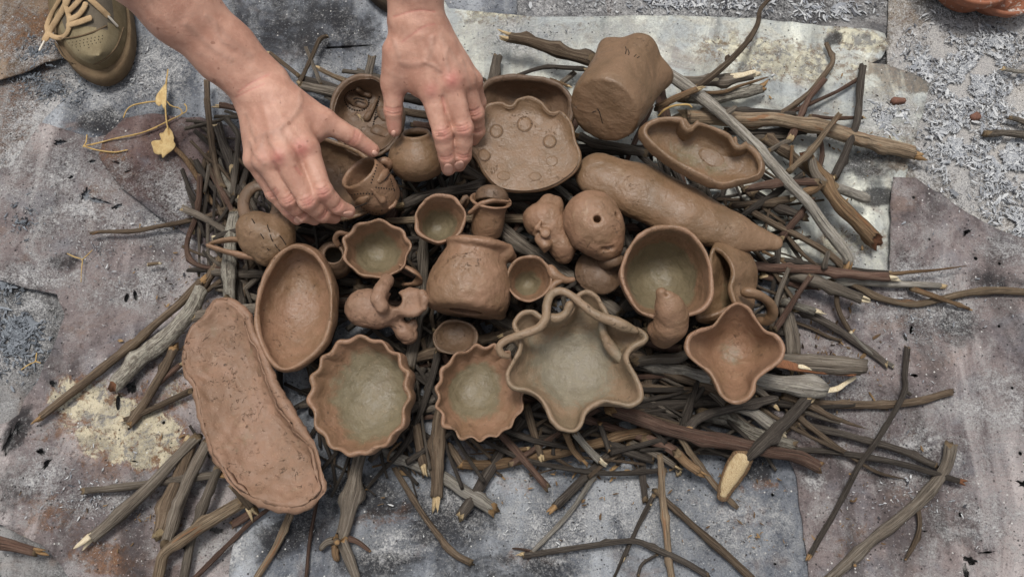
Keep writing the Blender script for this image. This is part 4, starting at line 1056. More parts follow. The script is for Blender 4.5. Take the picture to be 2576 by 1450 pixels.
stick('long dark stick under the white peeled twig', 'R2', [(300, 940, 12), (420, 985, 10), (580, 1065, 5), (760, 1185, 0), (985, 1360, 0)], 62, 52, 'dark')
stick('pale broken log end right of the jug handle', 'R2', [(210, 890, 22), (330, 920, 24), (450, 955, 22)], 70, 62, 'lichen', e1='split', wd='white')
stick('slanting reddish stick over the gap beside the jug handle', 'R2', [(420, 690, 46), (330, 820, 46), (240, 960, 44), (155, 1095, 42)], 40, 48, 'red')
stick('slim grey stick upright beside the jug handle', 'R2', [(255, 640, 40), (200, 780, 40), (160, 920, 38), (125, 1090, 34)], 34, 40, 'grey')
stick('thick rough stick upright between jug handle and white cut logs', 'R2', [(190, 820, 12), (245, 980, 14), (280, 1130, 14), (290, 1290, 12)], 84, 106, 'grey')
stick('thin knotty twig on the sheet right of the rough upright stick', 'R2', [(300, 1040, 4), (430, 1090, 2), (550, 1150, 0), (645, 1172, 0)], 28, 24, 'brown')
stick('torn tan chip behind the jug', 'R2', [(60, 515, 20), (140, 555, 20), (225, 600, 18)], 26, 20, 'orange', wd='tan')
stick('dark stick low behind the white splintered branch', 'R2', [(200, 570, 8), (400, 605, 4), (650, 640, 0), (1000, 665, 0)], 40, 26, 'dark')
stick('brown stick under the slanting reddish one', 'R2', [(60, 690, 14), (250, 740, 14), (480, 780, 10)], 60, 50, 'red')

# between the pots
stick('dark grey stick with pale torn end below the round jar', 'M', [(110, 305, 44), (300, 235, 46), (560, 180, 46), (830, 135, 44)], 74, 92, 'dark', e0='split', wd='pale')
stick('olive stick behind the small uneven cup', 'M', [(-40, 448, 34), (150, 440, 34), (400, 425, 32), (1180, 425, 30)], 56, 76, 'tan')
stick('thick weathered grey stick running down right past the ladle cup', 'M', [(900, 470, 36), (1060, 590, 38), (1280, 740, 36), (1600, 960, 32), (1960, 1230, 24)], 118, 112, 'grey')
stick('grey stick slanting under the egg shaped whistle', 'M', [(1380, 105, 40), (1480, 195, 40), (1600, 310, 38)], 62, 56, 'pale')
stick('dark grey stick level below the paw plate', 'M', [(980, 245, 34), (1200, 240, 34), (1480, 215, 32)], 80, 84, 'dark')
stick('dark stick behind the paw plate corner', 'M', [(1440, 110, 26), (1560, 160, 26), (1660, 240, 26)], 90, 90, 'dark')
stick('dark grey stick upright left of the tipped jar', 'M', [(300, 560, 26), (275, 900, 28), (240, 1250, 26), (160, 1700, 20)], 84, 104, 'grey')
stick('small broken twig at the tip of the ladle cup handle', 'M', [(1500, 1035, 44), (1570, 990, 46), (1645, 932, 48)], 34, 40, 'dark', e1='split', wd='pale')
stick('dark stick under the ladle cup', 'M', [(980, 1130, 20), (1100, 1200, 20), (1250, 1310, 18)], 60, 52, 'dark')
stick('dark brown stick between the tipped jar and the star bowl', 'M', [(880, 1290, 18), (1000, 1400, 18), (1120, 1520, 16)], 60, 64, 'brown')
stick('pale chipped stick end poking out beside the star bowl curl', 'M', [(960, 1425, 36), (1000, 1410, 34), (1060, 1400, 30)], 40, 50, 'brown', e0='split', wd='pale')
stick('dark stick poking out under the domed clay piece', 'M', [(1440, 800, 30), (1520, 790, 30), (1620, 770, 30)], 40, 40, 'dark')
stick('brown stick under the tipped jar lip', 'M', [(960, 700, 24), (1000, 790, 22), (1010, 900, 18)], 54, 50, 'dark')
stick('short dark peg between hand and wavy cup', 'U', [(1155, 480, 24), (1158, 560, 22), (1150, 640, 18)], 48, 44, 'dark')
stick('dark stick behind the wavy cup ear', 'U', [(700, 560, 14), (950, 600, 14), (1150, 560, 14)], 70, 64, 'dark')
stick('brown twig upright between spouted figurine and tipped jar', 'A', [(1200, 480, 26), (1185, 620, 28), (1210, 780, 26)], 56, 44, 'brown')
stick('thin torn twig below the spouted figurine leg', 'A', [(1080, 880, 22), (1120, 1030, 20), (1165, 1180, 18)], 60, 26, 'brown', e1='taper')
stick('dark stick between the two scalloped bowls', 'A', [(1260, 1080, 22), (1210, 1260, 22), (1120, 1450, 20)], 70, 66, 'dark')
stick('red stick under the star bowl handle side', 'N', [(700, 930, 24), (800, 965, 26), (940, 975, 26)], 60, 56, 'red')
stick('grey stick under the big mug', 'N', [(760, 960, 16), (900, 890, 18), (1000, 850, 18)], 60, 60, 'dark')

# the dark mass of sticks under the pots, seen only in the gaps
rs = random.Random(11)
FILL = 'dark stick buried in the pile under the pots'
k = 0
while k < 100:
    px, py = rs.uniform(600, 1960), rs.uniform(330, 1110)
    if ((px - 1280) / 700) ** 2 + ((py - 725) / 390) ** 2 > 1: continue
    an = rs.choice([rs.gauss(0.35, .35), rs.gauss(-.3, .4), rs.gauss(1.5, .4)])
    ln = rs.uniform(110, 240)
    dx, dy = math.cos(an) * ln, math.sin(an) * ln
    h = rs.uniform(0, 20)
    w = rs.uniform(14, 30)
    stick(FILL, 'P', [(px - dx, py - dy, h + rs.uniform(-3, 3) if h > 4 else 0), (px + rs.uniform(-8, 8), py + rs.uniform(-8, 8), h), (px + dx, py + dy, max(0, h + rs.uniform(-3, 3)))], w, w * rs.uniform(.7, 1), rs.choice(['dark', 'dark', 'brown', 'grey', 'red']), group='sticks buried under the pots')
    k += 1

# finer brushwood: thin tangled twigs below and round the pots, too many to count
rs = random.Random(23)
def brush(name, label, bk_, areas):
    parts, bks, k = [], [], 0
    for (cx, cy, rx, ry, cnt, wmin, wmax, hmax, am, asd, l0, l1) in areas:
        c = 0
        while c < cnt:
            px, py = rs.uniform(cx - rx, cx + rx), rs.uniform(cy - ry, cy + ry)
            if ((px - cx) / rx) ** 2 + ((py - cy) / ry) ** 2 > 1: continue
            an = rs.gauss(am, asd); ln = rs.uniform(l0, l1); w = rs.uniform(wmin, wmax); h = rs.uniform(0, hmax)
            b = rs.uniform(-.12, .12) * ln
            path, rad = path3('P', [(px - math.cos(an) * ln, py - math.sin(an) * ln, h), (px - math.sin(an) * b, py + math.cos(an) * b, h + rs.uniform(0, 3)), (px + math.cos(an) * ln, py + math.sin(an) * ln, h * .8)], w, w * .7)
            V, q, t, bk = stick_mesh(path[::2], rad[::2], 3000 + len(parts), 7)
            parts.append((V, q, t)); bks.append(bk); c += 1
    V, q, t = merge(parts)
    o = link(name, mesh(name, V, q, t, True, {'bark': np.concatenate(bks)}), BARK[bk_])
    tag(o, label, 'brushwood', kind='stuff')
pile = (1280, 735, 690, 385)
brush('brushwood', 'tangled dark brushwood filling the gaps under the pots', 'dark', [(*pile, 240, 9, 20, 24, 0, 3, 50, 150), (1700, 1010, 330, 130, 46, 7, 16, 20, .15, .4, 60, 150), (1900, 640, 120, 220, 16, 6, 14, 16, .5, .6, 50, 100), (600, 560, 130, 200, 30, 6, 15, 18, 1.5, .5, 50, 110), (780, 1120, 300, 90, 20, 6, 13, 10, 1.3, .7, 50, 110)])  # dense dark twigs, added to deepen the darkness in the gaps between pots
brush('brushwood', 'thin brown twigs scattered through the edges of the pile', 'brown', [(*pile, 60, 8, 16, 26, 0, 3, 50, 130), (1650, 1060, 380, 110, 30, 6, 13, 16, .2, .5, 60, 140), (1900, 560, 120, 200, 10, 6, 13, 18, .5, .7, 50, 100), (590, 520, 110, 180, 22, 6, 13, 22, 1.4, .5, 40, 90), (1250, 1130, 420, 60, 18, 5, 11, 8, 1.0, .8, 40, 80)])
brush('brushwood', 'thin grey twigs scattered through the edges of the pile', 'grey', [(*pile, 40, 8, 16, 26, 0, 3, 50, 130), (1700, 1030, 360, 110, 26, 6, 13, 18, .2, .5, 60, 140), (1920, 620, 130, 200, 10, 6, 13, 18, .6, .7, 50, 100), (600, 540, 100, 180, 18, 6, 13, 22, 1.5, .5, 40, 90), (640, 330, 160, 60, 10, 6, 12, 10, .3, .6, 40, 80), (850, 230, 160, 60, 10, 6, 12, 10, .3, .6, 40, 80)])
# ------------------------------------------------------------------ pots
PROFILE = {'bowl': 1.9, 'cup': 2.3, 'tub': 2.6}          # how boxy the section is

def rim_ellipse(fr, cx, cy, rx, ry, rot=0, lobes=0, amp=0, ph=0, n=48, sharp=0, irr=.02, seed=0):
    rng = np.random.default_rng(seed)
    a = np.arange(n) * 2 * math.pi / n
    rot = math.radians(rot)
    c = [rng.normal(0, irr) / k for k in range(2, 6)]; s = [rng.uniform(0, 6.3) for k in range(2, 6)]
    r = 1 + sum(ci * np.cos(k * a + si) for k, ci, si in zip(range(2, 6), c, s))
    u, v = rx * np.cos(a) * r, ry * np.sin(a) * r
    if lobes:
        w = np.cos(lobes * (a + .05 * np.sin(3 * a + seed)) + ph) * (1 + .35 * np.sin(2 * a + seed))
        k = 1 + amp * w
        u, v = u * k, v * k
    x, y = cx + u * math.cos(rot) - v * math.sin(rot), cy + u * math.sin(rot) + v * math.cos(rot)
    return [fp(fr, *p) for p in zip(x, y)]

def vessel(rim, zr, base, zb, bs=.7, prof='bowl', th=.0042, slope=(0, 0), wave=0, lobes=0, wph=0, N=144, soft=.75, tone=(.30, .62), seed=1, amp=.0012, belly=0, rough=0):
    """open pot lofted from its foot to its rim and back down inside.
    rim: outline of the mouth as measured; zr: its height; slope: tilt of the mouth (rise per metre to +x and +y)"""
    rim = np.array(rim, float)
    c0 = rim.mean(0)
    pc = W(c0[0], c0[1], zr)
    n = norm([-slope[0], -slope[1], 1])
    R = np.array([WP(x, y, pc, n) for x, y in rim])
    ar = np.sum(R[:, 0] * np.roll(R[:, 1], -1) - np.roll(R[:, 0], -1) * R[:, 1])
    if ar < 0: R = R[::-1]
    R = spline(R, N, True)
    k0 = np.argmax(R[:, 0]); R = np.roll(R, -k0, 0)
    ph = np.arange(N) * 2 * math.pi / N
    if wave: R[:, 2] += wave * np.cos(lobes * ph + wph)
    rc = R.mean(0)
    rng = np.random.default_rng(seed)
    R[:, 2] += .0012 * vnoise(np.column_stack([np.cos(ph) * 2, np.sin(ph) * 2, ph * 0 + seed]), seed)
    off = R - rc
    # the foot follows the mouth without its lobes
    sm = off.copy()
    for _ in range(int(60 * soft) + 1):
        sm = (np.roll(sm, 1, 0) + sm * 2 + np.roll(sm, -1, 0)) / 4
    for _ in range(int(400 * soft * soft)):
        sm = (np.roll(sm, 3, 0) + sm * 2 + np.roll(sm, -3, 0)) / 4
    sm *= np.sqrt((off[:, :2] ** 2).sum() / (sm[:, :2] ** 2).sum())
    bc = W(base[0], base[1], zb)
    rho = np.sin(np.linspace(.05, 1, 24) * math.pi / 2)
    if prof == 'plate': v = .82 * rho ** 7 + .18 * rho ** 2
    elif prof == 'tray': v = rho ** 2.7
    elif prof == 'dome': v = rho ** 2.2
    else:
        k = PROFILE[prof]
        sup = 1 - (1 - np.minimum(rho, 1) ** k) ** (1 / k)
        fl = np.clip((1.02 - bs) * 1.1, .12, .9)
        v = sup * (1 - fl) + fl * rho ** 2.6
    def contour(r, vv):
        lob = r ** 4
        p = (sm * r * (1 - lob) + off * r * lob) * (1 + belly * 4 * vv * (1 - vv))
        p = p + (bc * (1 - vv) + rc * vv)
        p[:, 2] = zb * (1 - vv) + R[:, 2] * vv
        return p
    rings, tones = [], []
    for r, vv in zip(rho, v): rings.append(contour(r, vv)); tones.append(0)
    NO = len(rings)
    Vo, qo, to = loft(rings)
    nr = normals_of(Vo, qo, to)[:NO * N].reshape(NO, N, 3)
    nr[-1] = nr[-2] * .6 + nr[-1] * .4
    top = rings[-1]
    nh = nr[-1].copy(); nh[:, 2] *= .3; nh /= np.linalg.norm(nh, axis=1)[:, None]
    for d, hgt in ((.14, .28), (.38, .44), (.64, .42), (.88, .24)):
        q = top - nh * th * d; q[:, 2] += th * hgt; rings.append(q); tones.append(0)
    vv_all = list(v)
    for k in range(NO - 1, -1, -1):
        nk = nh if k == NO - 1 else nr[k]
        vv = vv_all[k]
        rings.append(rings[k] - nk * th * (1 + .3 * (1 - vv)))
        tones.append(np.clip((tone[1] - vv) / (tone[1] - tone[0] + 1e-6), 0, 1))
    V, q, tr = loft(rings)
    T = np.concatenate([np.repeat(tones, N), [0, tones[-1]]])
    V = rough_up(V, q, tr, amp, 38, seed, amp * .35 + rough, 160)
    return V, q, tr, T

def place(name, label, cat, VQT, mat, tone=None, parts=(), group=None, body='body'):
    """a pot: one mesh, or an empty at its foot with a body and further parts"""
    V, q, t = VQT[:3]
    T = VQT[3] if len(VQT) > 3 else np.full(len(V), 0.0 if tone is None else tone)
    if not parts:
        o = link(name, mesh(name, V, q, t, True, {'tone': T}), mat)
        center_mesh(o)
        return tag(o, label, cat, group)
    lo, hi = V.min(0), V.max(0)
    root = thing(name, label, cat, ((lo[0] + hi[0]) / 2, (lo[1] + hi[1]) / 2, lo[2]), group)
    link(body, mesh(body, V, q, t, True, {'tone': T}), mat, root)
    for pn, pv, pm, *rest in parts:
        Tp = np.full(len(pv[0]), rest[0] if rest else 0.0)
        po = link(pn, mesh(pn, pv[0], pv[1], pv[2], True, {'tone': Tp}), pm, root)
        if pn == 'dot_row': po['kind'] = 'stuff'
    return root

def ptube(fr, pts, rad, n=24, N=14, flat=1.0, amp=.0005, seed=0, nrm=None):
    """clay coil through measured points (x, y, z); radius in measured pixels"""
    P3, r = [], []
    rad = np.broadcast_to(rad, (len(pts),))
    for (x, y, z), k in zip(pts, rad):
        p = W(*fp(fr, x, y), z); P3.append(p); r.append(k * FR[fr][2] * mpp(p))
    s = spline(np.column_stack([P3, r]), n)
    V, q, t = tube(s[:, :3], s[:, 3], N, flat, nrm=nrm)
    return rough_up(V, q, t, amp, 70, seed, amp * .5, 240), q, t

def axis_pot(A, B, prof, lobes=0, lamp=0, lph=0, N=96, open_end=True, th=.004, seed=3, amp=.0009, squash=1.0):
    """turned pot on the axis A (foot) to B (mouth); prof = (share of the axis, radius in metres)"""
    A, B = np.asarray(A, float), np.asarray(B, float)
    ax = norm(B - A); L = np.linalg.norm(B - A)
    e1 = norm(np.cross(ax, [0, 0, 1.0]) if abs(ax[2]) < .95 else np.cross(ax, [0, 1.0, 0])); e2 = np.cross(ax, e1)
    ph = np.arange(N) * 2 * math.pi / N
    pr = spline(np.array(prof, float), 26)
    rings, tn = [], []
    def ring(t, r):
        w = 1 + lamp * np.cos(lobes * ph + lph) * np.clip(t, 0, 1) ** 2 if lobes else np.ones(N)
        return A + ax * t * L + (e1 * np.cos(ph)[:, None] + e2 * np.sin(ph)[:, None] * squash) * (r * w)[:, None]
    r0 = prof[0][1]
    for f in (.15, .5, .8, .93): rings.append(ring(prof[0][0] - .0 + (.02 if f > .9 else 0), r0 * f)); tn.append(0)
    for t, r in pr: rings.append(ring(t + .02, r)); tn.append(0)
    if open_end:
        t1, r1 = pr[-1]
        for d, k in ((.3, .4), (.7, .4)): rings.append(ring(t1 + .02 + k * th / L, r1 - th * d)); tn.append(0)
        for t, r in pr[::-1]:
            rings.append(ring(max(t, .12), max(r - th, .003))); tn.append(1 if t < .6 else 0)
        rings.append(ring(.12, .001)); tn.append(1)
    else:
        t1, r1 = pr[-1]
        for f in (.9, .7, .4, .1): rings.append(ring(t1 + .03 + .01 * (1 - f), r1 * f)); tn.append(0)
    V, q, t = loft(rings)
    T = np.concatenate([np.repeat(np.array(tn, float), N), [0, tn[-1]]])
    return rough_up(V, q, t, amp, 40, seed, amp * .35, 170), q, t, T

def field_px(fr, pts, pad, h):
    """distance field box round measured points (x, y, z)"""
    P3 = np.array([W(*fp(fr, x, y), z) for x, y, z in pts])
    return Field(P3.min(0) - pad, P3.max(0) + pad, h)
def M_(fr, x, y, z): return W(*fp(fr, x, y), z)
def R_(fr, k, p): return k * FR[fr][2] * mpp(p)

C_w, C_b, C_p, C_g, C_d = (CLAY[k] for k in ('warm', 'brown', 'pink', 'grey', 'dark'))
HOLE = NT('dark_hole'); HOLE = HOLE.done(srgb(34, 26, 20), .95)

# --- bowls in the front row
place('scalloped_bowl', 'largest scalloped clay bowl, next to the long rough slab dish', 'bowl',
      vessel(rim_ellipse('X', 585, 765, 398, 478, 8, 15, .034, .6, 120, seed=2), .088, (958, 1002), .043, .80, 'tub', th=.0046, slope=(.10, .0), wave=.0010, lobes=15, seed=2, tone=(.10, .75)), C_w)
place('scalloped_bowl', 'smaller scalloped clay bowl with grey floor, left of the crimped star bowl', 'bowl',
      vessel(rim_ellipse('P', 1209, 987, 112, 124, 20, 15, .042, .2, 120, seed=4), .080, (1190, 986), .040, .66, 'bowl', th=.0042, slope=(-.06, -.04), wave=.0010, lobes=15, seed=4, tone=(.12, .55)), C_w)
place('oval_dish', 'deep oval clay dish tilted to the left above the long slab dish', 'dish',
      vessel([(742, 614), (790, 630), (820, 668), (836, 720), (838, 790), (824, 850), (796, 890), (764, 914), (735, 930), (705, 932), (678, 910), (652, 862), (639, 800), (648, 730), (668, 680), (700, 636)], .092, (768, 778), .042, .80, 'tub', th=.0055, belly=.08, slope=(.14, .03), seed=6, tone=(-.5, -.2)), C_w)
slab = vessel([(545, 754), (590, 757), (632, 790), (642, 832), (668, 880), (690, 950), (728, 1022), (768, 1082), (800, 1122), (814, 1180), (822, 1232), (792, 1266), (750, 1284), (690, 1279), (622, 1254), (580, 1224), (548, 1172), (520, 1120), (500, 1050), (485, 980), (461, 940), (456, 890), (480, 822), (518, 792)],
             .078, (652, 1016), .0545, .90, 'tray', th=.0075, slope=(.05, .0), seed=8, soft=.10, amp=.0030, rough=.0003)
slab[3][:] = .27
place('slab_dish', 'long rough cracked slab dish at the front left of the pile', 'dish', slab, C_p)
place('small_dish', 'small shallow round dish lying below the big tipped jar', 'dish',
      vessel(rim_ellipse('P', 1145, 848, 58, 46, 0, seed=9), .062, (1148, 846), .045, .7, 'bowl', th=.0036, slope=(.05, .02), seed=9, tone=(-.5, -.2)), C_d)
place('lobed_bowl', 'four lobed clay bowl at the right end of the pots', 'bowl',
      vessel([fp('N', *p) for p in [(1250, 690), (1330, 650), (1420, 690), (1480, 780), (1530, 840), (1600, 870), (1655, 940), (1660, 1010), (1620, 1080), (1540, 1140), (1470, 1200), (1450, 1280), (1400, 1340), (1300, 1365), (1210, 1310), (1170, 1220), (1130, 1150), (1050, 1090), (985, 1030), (965, 950), (990, 880), (1060, 840), (1150, 810), (1200, 750)]],
             .112, (1832, 892), .056, .5, 'cup', th=.0046, slope=(-.06, .04), seed=10, soft=.45, tone=(-.2, .22)), C_w)

# --- the crimped star bowl with coils laid across it
star = vessel([fp('S', *p) for p in [(95, 860), (110, 950), (180, 1000), (290, 1022), (380, 1075), (430, 1155), (480, 1262), (570, 1348), (690, 1368), (760, 1305), (792, 1210), (850, 1152), (950, 1112), (1060, 1130), (1170, 1148), (1262, 1095), (1278, 1010), (1238, 900), (1188, 810), (1152, 720), (1205, 640), (1298, 595), (1318, 540), (1250, 470), (1130, 440), (1015, 385), (952, 285), (890, 185), (790, 142), (700, 185), (640, 320), (530, 385), (430, 372), (330, 312), (222, 332), (152, 430), (190, 535), (200, 640), (135, 760)]],
              .112, (1440, 930), .060, .62, 'tub', th=.0052, slope=(.0, .03), seed=12, soft=.5, tone=(-.1, .75), N=200)
place('star_bowl', 'grey crimped star shaped bowl with clay coils laid across it', 'bowl', star, C_g, parts=[
    ('coil', ptube('S', [(118, 712, 0.112), (62, 690, 0.116), (42, 630, 0.119), (95, 575, 0.121), (230, 525, 0.122), (370, 472, 0.124), (436, 390, 0.125), (450, 270, 0.125), (490, 180, 0.125), (575, 152, 0.125), (670, 195, 0.125), (760, 272, 0.124), (880, 360, 0.122), (1010, 405, 0.120), (1110, 450, 0.118), (1215, 492, 0.115)], [24, 29, 31, 34, 37, 39, 39, 39, 37, 36, 37, 39, 41, 48, 52, 30], 70, seed=3), C_g),
    ('inner_coil', ptube('S', [(920, 430, 0.106), (945, 540, 0.098), (1010, 650, 0.092), (1080, 735, 0.090)], [34, 42, 52, 46], 24, seed=4), C_g, .5),
    ('loop', ptube('S', [(470, 380, 0.116), (540, 385, 0.116), (610, 345, 0.117), (645, 270, 0.120)], [36, 40, 36, 36], 18, seed=5), C_g)])

# --- cups and small bowls in the middle
cup = vessel(rim_ellipse('P', 947, 626, 86, 74, 0, 9, .035, .4, 90, seed=14), .098, (951, 646), .048, .72, 'cup', th=.0036, slope=(0, .03), wave=.0008, lobes=9, seed=14, tone=(.15, .72))
place('wavy_cup', 'wavy rimmed cup with an ear on each side and grey floor', 'cup', cup, C_w, parts=[
    ('handle', ptube('P', [(872, 588, .092), (852, 586, .094), (843, 600, .090), (850, 616, .082)], [9, 10, 9, 8], 16, flat=.55, seed=6), C_w),
    ('handle', ptube('P', [(1012, 668, .088), (1038, 680, .092), (1054, 694, .086), (1048, 712, .074), (1020, 716, .066)], [13, 14, 13, 12, 12], 18, flat=.42, seed=7, nrm=np.array([.5, .6, .4])), C_w)])
cup = vessel(rim_ellipse('P', 1107, 549, 66, 62, -8, 7, .02, 0, 60, seed=15), .104, (1102, 580), .055, .62, 'cup', th=.004, slope=(0, .16), seed=15, tone=(.2, .78))
place('small_cup', 'small uneven round cup above the tipped jar', 'cup', cup, C_w, parts=[
    ('handle', ptube('P', [(1160, 510, .092), (1170, 496, .094), (1176, 506, .088), (1168, 520, .080)], [6, 7, 6, 6], 12, seed=8), C_d)])
cup = vessel(rim_ellipse('P', 1331, 700, 59, 60, 0, seed=16), .100, (1326, 718), .055, .66, 'bowl', th=.0040, slope=(.0, .08), seed=16, tone=(.1, .62))
place('ladle_cup', 'small round ladle cup with pointed handle to the right', 'cup', cup, C_w, parts=[
    ('handle', ptube('P', [(1384, 676, .099), (1398, 694, .098), (1422, 704, .096), (1440, 703, .095)], [11, 14, 10, 7], 18, seed=9), C_w),
    ('handle_root', ptube('P', [(1386, 726, .098), (1396, 712, .098), (1412, 704, .097)], [7, 9, 9], 12, seed=10), C_w)])
mug = vessel([fp('N', *p) for p in [(880, 116), (1000, 160), (1080, 240), (1145, 360), (1166, 500), (1158, 620), (1122, 692), (1050, 738), (950, 765), (860, 775), (770, 770), (650, 728), (575, 640), (528, 540), (512, 450), (528, 370), (565, 280), (630, 196), (740, 132)]],
             .128, (1652, 706), .050, .78, 'tub', th=.0046, slope=(.02, .06), seed=18, soft=.9, tone=(.28, .66))
F = field_px('N', [(750, 540, .15), (980, 960, .07)], .02, .0011)
F.chain([M_('N', 800, 900, .098), M_('N', 858, 810, .120), M_('N', 848, 700, .138), M_('N', 800, 585, .152)], [.0095, .0145, .0120, .0055], .012)
F.chain([M_('N', 870, 760, .128), M_('N', 886, 680, .142), M_('N', 860, 608, .151)], [.0110, .0085, .0042], .006)
F.chain([M_('N', 892, 835, .114), M_('N', 902, 745, .129), M_('N', 872, 655, .142)], [.0100, .0105, .0070], .012)
F.cone(M_('N', 755, 850, .106), M_('N', 840, 885, .100), .0075, .0100, .012)
F.cone(M_('N', 830, 560, .165), M_('N', 834, 610, .153), .002, .001, .002, True)
hv = F.mesh(2); hv = (rough_up(*hv, .0006, 60, 3),) + hv[1:]
place('big_mug', 'big clay mug with a beak shaped handle and olive grey floor', 'mug', mug, C_w, parts=[('handle', hv, C_w)])
jug = vessel([(1792, 622), (1818, 630), (1842, 660), (1850, 692), (1842, 722), (1848, 748), (1852, 768), (1812, 790), (1772, 802), (1748, 794), (1762, 740), (1778, 690), (1782, 645)],
             .088, (1884, 704), .036, .95, 'cup', th=.005, belly=.35, slope=(.25, .05), seed=19, soft=.8, tone=(.1, .6))
place('open_jug', 'dark open jug half hidden behind the big mug, handle on its right', 'jug', jug, C_b, parts=[
    ('handle', ptube('P', [(1880, 735, .100), (1908, 742, .098), (1934, 760, .090), (1944, 786, .078), (1930, 806, .066), (1908, 806, .06)], [18, 15, 14, 14, 13, 10], 26, flat=.75, seed=11), C_b)])

# --- jars and pots lying tipped
JA, JB = W(1172, 790, .078), W(1196, 600, .100)
jx = norm(JB - JA); js = norm(np.cross(jx, [0, 0, 1.0])); ju = np.cross(js, jx)
jp = lambda t, s_=0, u_=0: JA + (JB - JA) * t + js * s_ + ju * u_
F = Field(np.minimum(JA, JB) - .07, np.maximum(JA, JB) + .07, .0014)
F.chain([jp(.24), jp(.45), jp(.68), jp(.86)], [.0405, .0395, .0305, .0265], .010)
F.ell(jp(.30), [.0430, .0410, .0405], None, .012)
F.ell(jp(.14, -.003), [.0385, .0340, .0370], None, .012)
F.slab(jp(.02, 0, .0), norm(-jx + ju * .12), .008)
F.ell(jp(.93, .003, .003), [.0345, .0340, .0075], np.array([js, ju, jx]), .005)
F.chain([jp(.93, .022, .010), jp(.86, .034, .002), jp(.82, .040, -.008)], [.0075, .0080, .0060], .006)
F.chain([jp(.08, .030, -.008), jp(.05, .036, -.012)], [.006, .005], .005)
F.slab(jp(1.0), jx, .003)
F.chain([jp(1.1), jp(.80), jp(.35)], [.024, .022, .030], .004, True)
jar = F.mesh(3); jar = (rough_up(*jar, .0009, 40, 20, .0004, 170),) + jar[1:]
place('tipped_jar', 'big tipped jar with flared lip, its base towards the front', 'jar', jar, C_w)
pot = axis_pot(W(1518, 280, .122), W(1588, 178, .084), [(0, .0385), (.12, .0415), (.45, .0425), (.75, .0430), (1.0, .0465)], lobes=5, lamp=.09, lph=1.2, seed=21)
pb = bvh_of(*pot[:3])
def ridge_line(bvh, fr, pts, r):
    P3 = np.array([hit(bvh, *fp(fr, x, y))[0] for x, y in pts])
    s_ = spline(P3, 8) if len(P3) > 2 else P3
    return tube(s_, r, 6)
place('lobed_pot', 'brown lobed pot lying upside down at the back beside the paw plate', 'pot', pot, C_b, parts=[
    ('crack', ridge_line(pb, 'T3', p, .0005), HOLE) for p in ([(1702, 195), (1708, 225), (1700, 262)], [(1722, 215), (1735, 250), (1728, 270)], [(1782, 285), (1800, 268)], [(1812, 298), (1828, 285)], [(1440, 770), (1460, 800), (1488, 900)], [(1395, 800), (1425, 790)])])
bell = axis_pot(W(1222, 588, .062), W(1234, 506, .090), [(0, .0165), (.3, .0180), (.7, .0180), (.9, .0200), (1.0, .0235)], seed=22, open_end=True, th=.003, amp=.0006)
place('bell_pot', 'small bell pot with pointed collar below the paw plate', 'pot', bell, C_w, parts=[
    ('collar', ptube('P', [(1184, 534, .094), (1205, 516, .102), (1232, 506, .106), (1262, 506, .103), (1284, 508, .098)], [9, 11, 10, 8, 4], 22, flat=.6, seed=14), C_w),
    ('knob', axis_pot(W(1234, 512, .085), W(1240, 474, .086), [(0, .017), (.5, .018), (.9, .013), (1.0, .006)], seed=23, open_end=False, amp=.0006)[:3], C_d)])
round_jar = axis_pot(W(1056, 446, .070), W(1046, 342, .108), [(0, .016), (.12, .0255), (.38, .0330), (.62, .0320), (.84, .0240), (.95, .0175), (1.02, .0165)], seed=24, th=.004, amp=.0005)
place('round_jar', 'smooth round jar gripped by the hand on the right', 'jar', round_jar, C_b)

# --- plates and bowls at the back
paw_rim = [(1186, 330), (1205, 288), (1226, 262), (1260, 256), (1284, 264), (1300, 248), (1332, 241), (1364, 256), (1386, 280), (1412, 279), (1440, 310), (1449, 352), (1462, 388), (1455, 424), (1420, 456), (1370, 478), (1310, 485), (1252, 474), (1216, 440), (1196, 402), (1181, 378)]
paw = vessel(paw_rim, .098, (1322, 368), .088, .92, 'plate', th=.005, slope=(.02, .12), seed=26, soft=.25, amp=.0005, tone=(-.5, -.2))
paw_bvh = bvh_of(*paw[:3])
def disc_on(bvh, px, py, rx, ry, h=.0012, sink=.003, rot=0, N=24):
    p, n = hit(bvh, px, py)
    s = mpp(p)
    a = norm(np.cross([0, 1.0, 0], n)); b = np.cross(n, a)
    c, d = math.cos(rot), math.sin(rot)
    a, b = a * c + b * d, b * c - a * d
    ph = np.arange(N) * 2 * math.pi / N
    rings = [p + n * z + (a * np.cos(ph)[:, None] * rx + b * np.sin(ph)[:, None] * ry) * s * f for f, z in ((1.02, -sink), (1.0, h * .3), (.94, h * .9), (.7, h * 1.25), (.3, h * 1.35))]
    V, q, t = loft(rings)
    return V, q, t
def ring_on(bvh, px, py, rx, ry, r=.0011):
    p, n = hit(bvh, px, py); s = mpp(p)
    a = norm(np.cross([0, 1.0, 0], n)); b = np.cross(n, a)
    ph = np.linspace(0, 2 * math.pi, 33)
    return tube(p + n * .0002 + (a * np.cos(ph)[:, None] * rx + b * np.sin(ph)[:, None] * ry) * s, r, 6, cap='none')
pads = [(1248, 330, 16, 18), (1319, 313, 18, 20), (1382, 356, 16, 17), (1218, 390, 15, 17), (1388, 405, 15, 15), (1346, 444, 16, 12), (1268, 442, 18, 13)]
parts = [('toe_pad', disc_on(paw_bvh, *p, h=.0010 if k < 4 else .0005), C_b) for k, p in enumerate(pads)]
parts += [('pad_groove', ring_on(paw_bvh, p[0], p[1], p[2] * 1.04, p[3] * 1.04, .0006), C_d) for p in pads[:4]]
place('paw_plate', 'scalloped paw print plate with round raised pads', 'plate', paw, C_b, parts=parts)
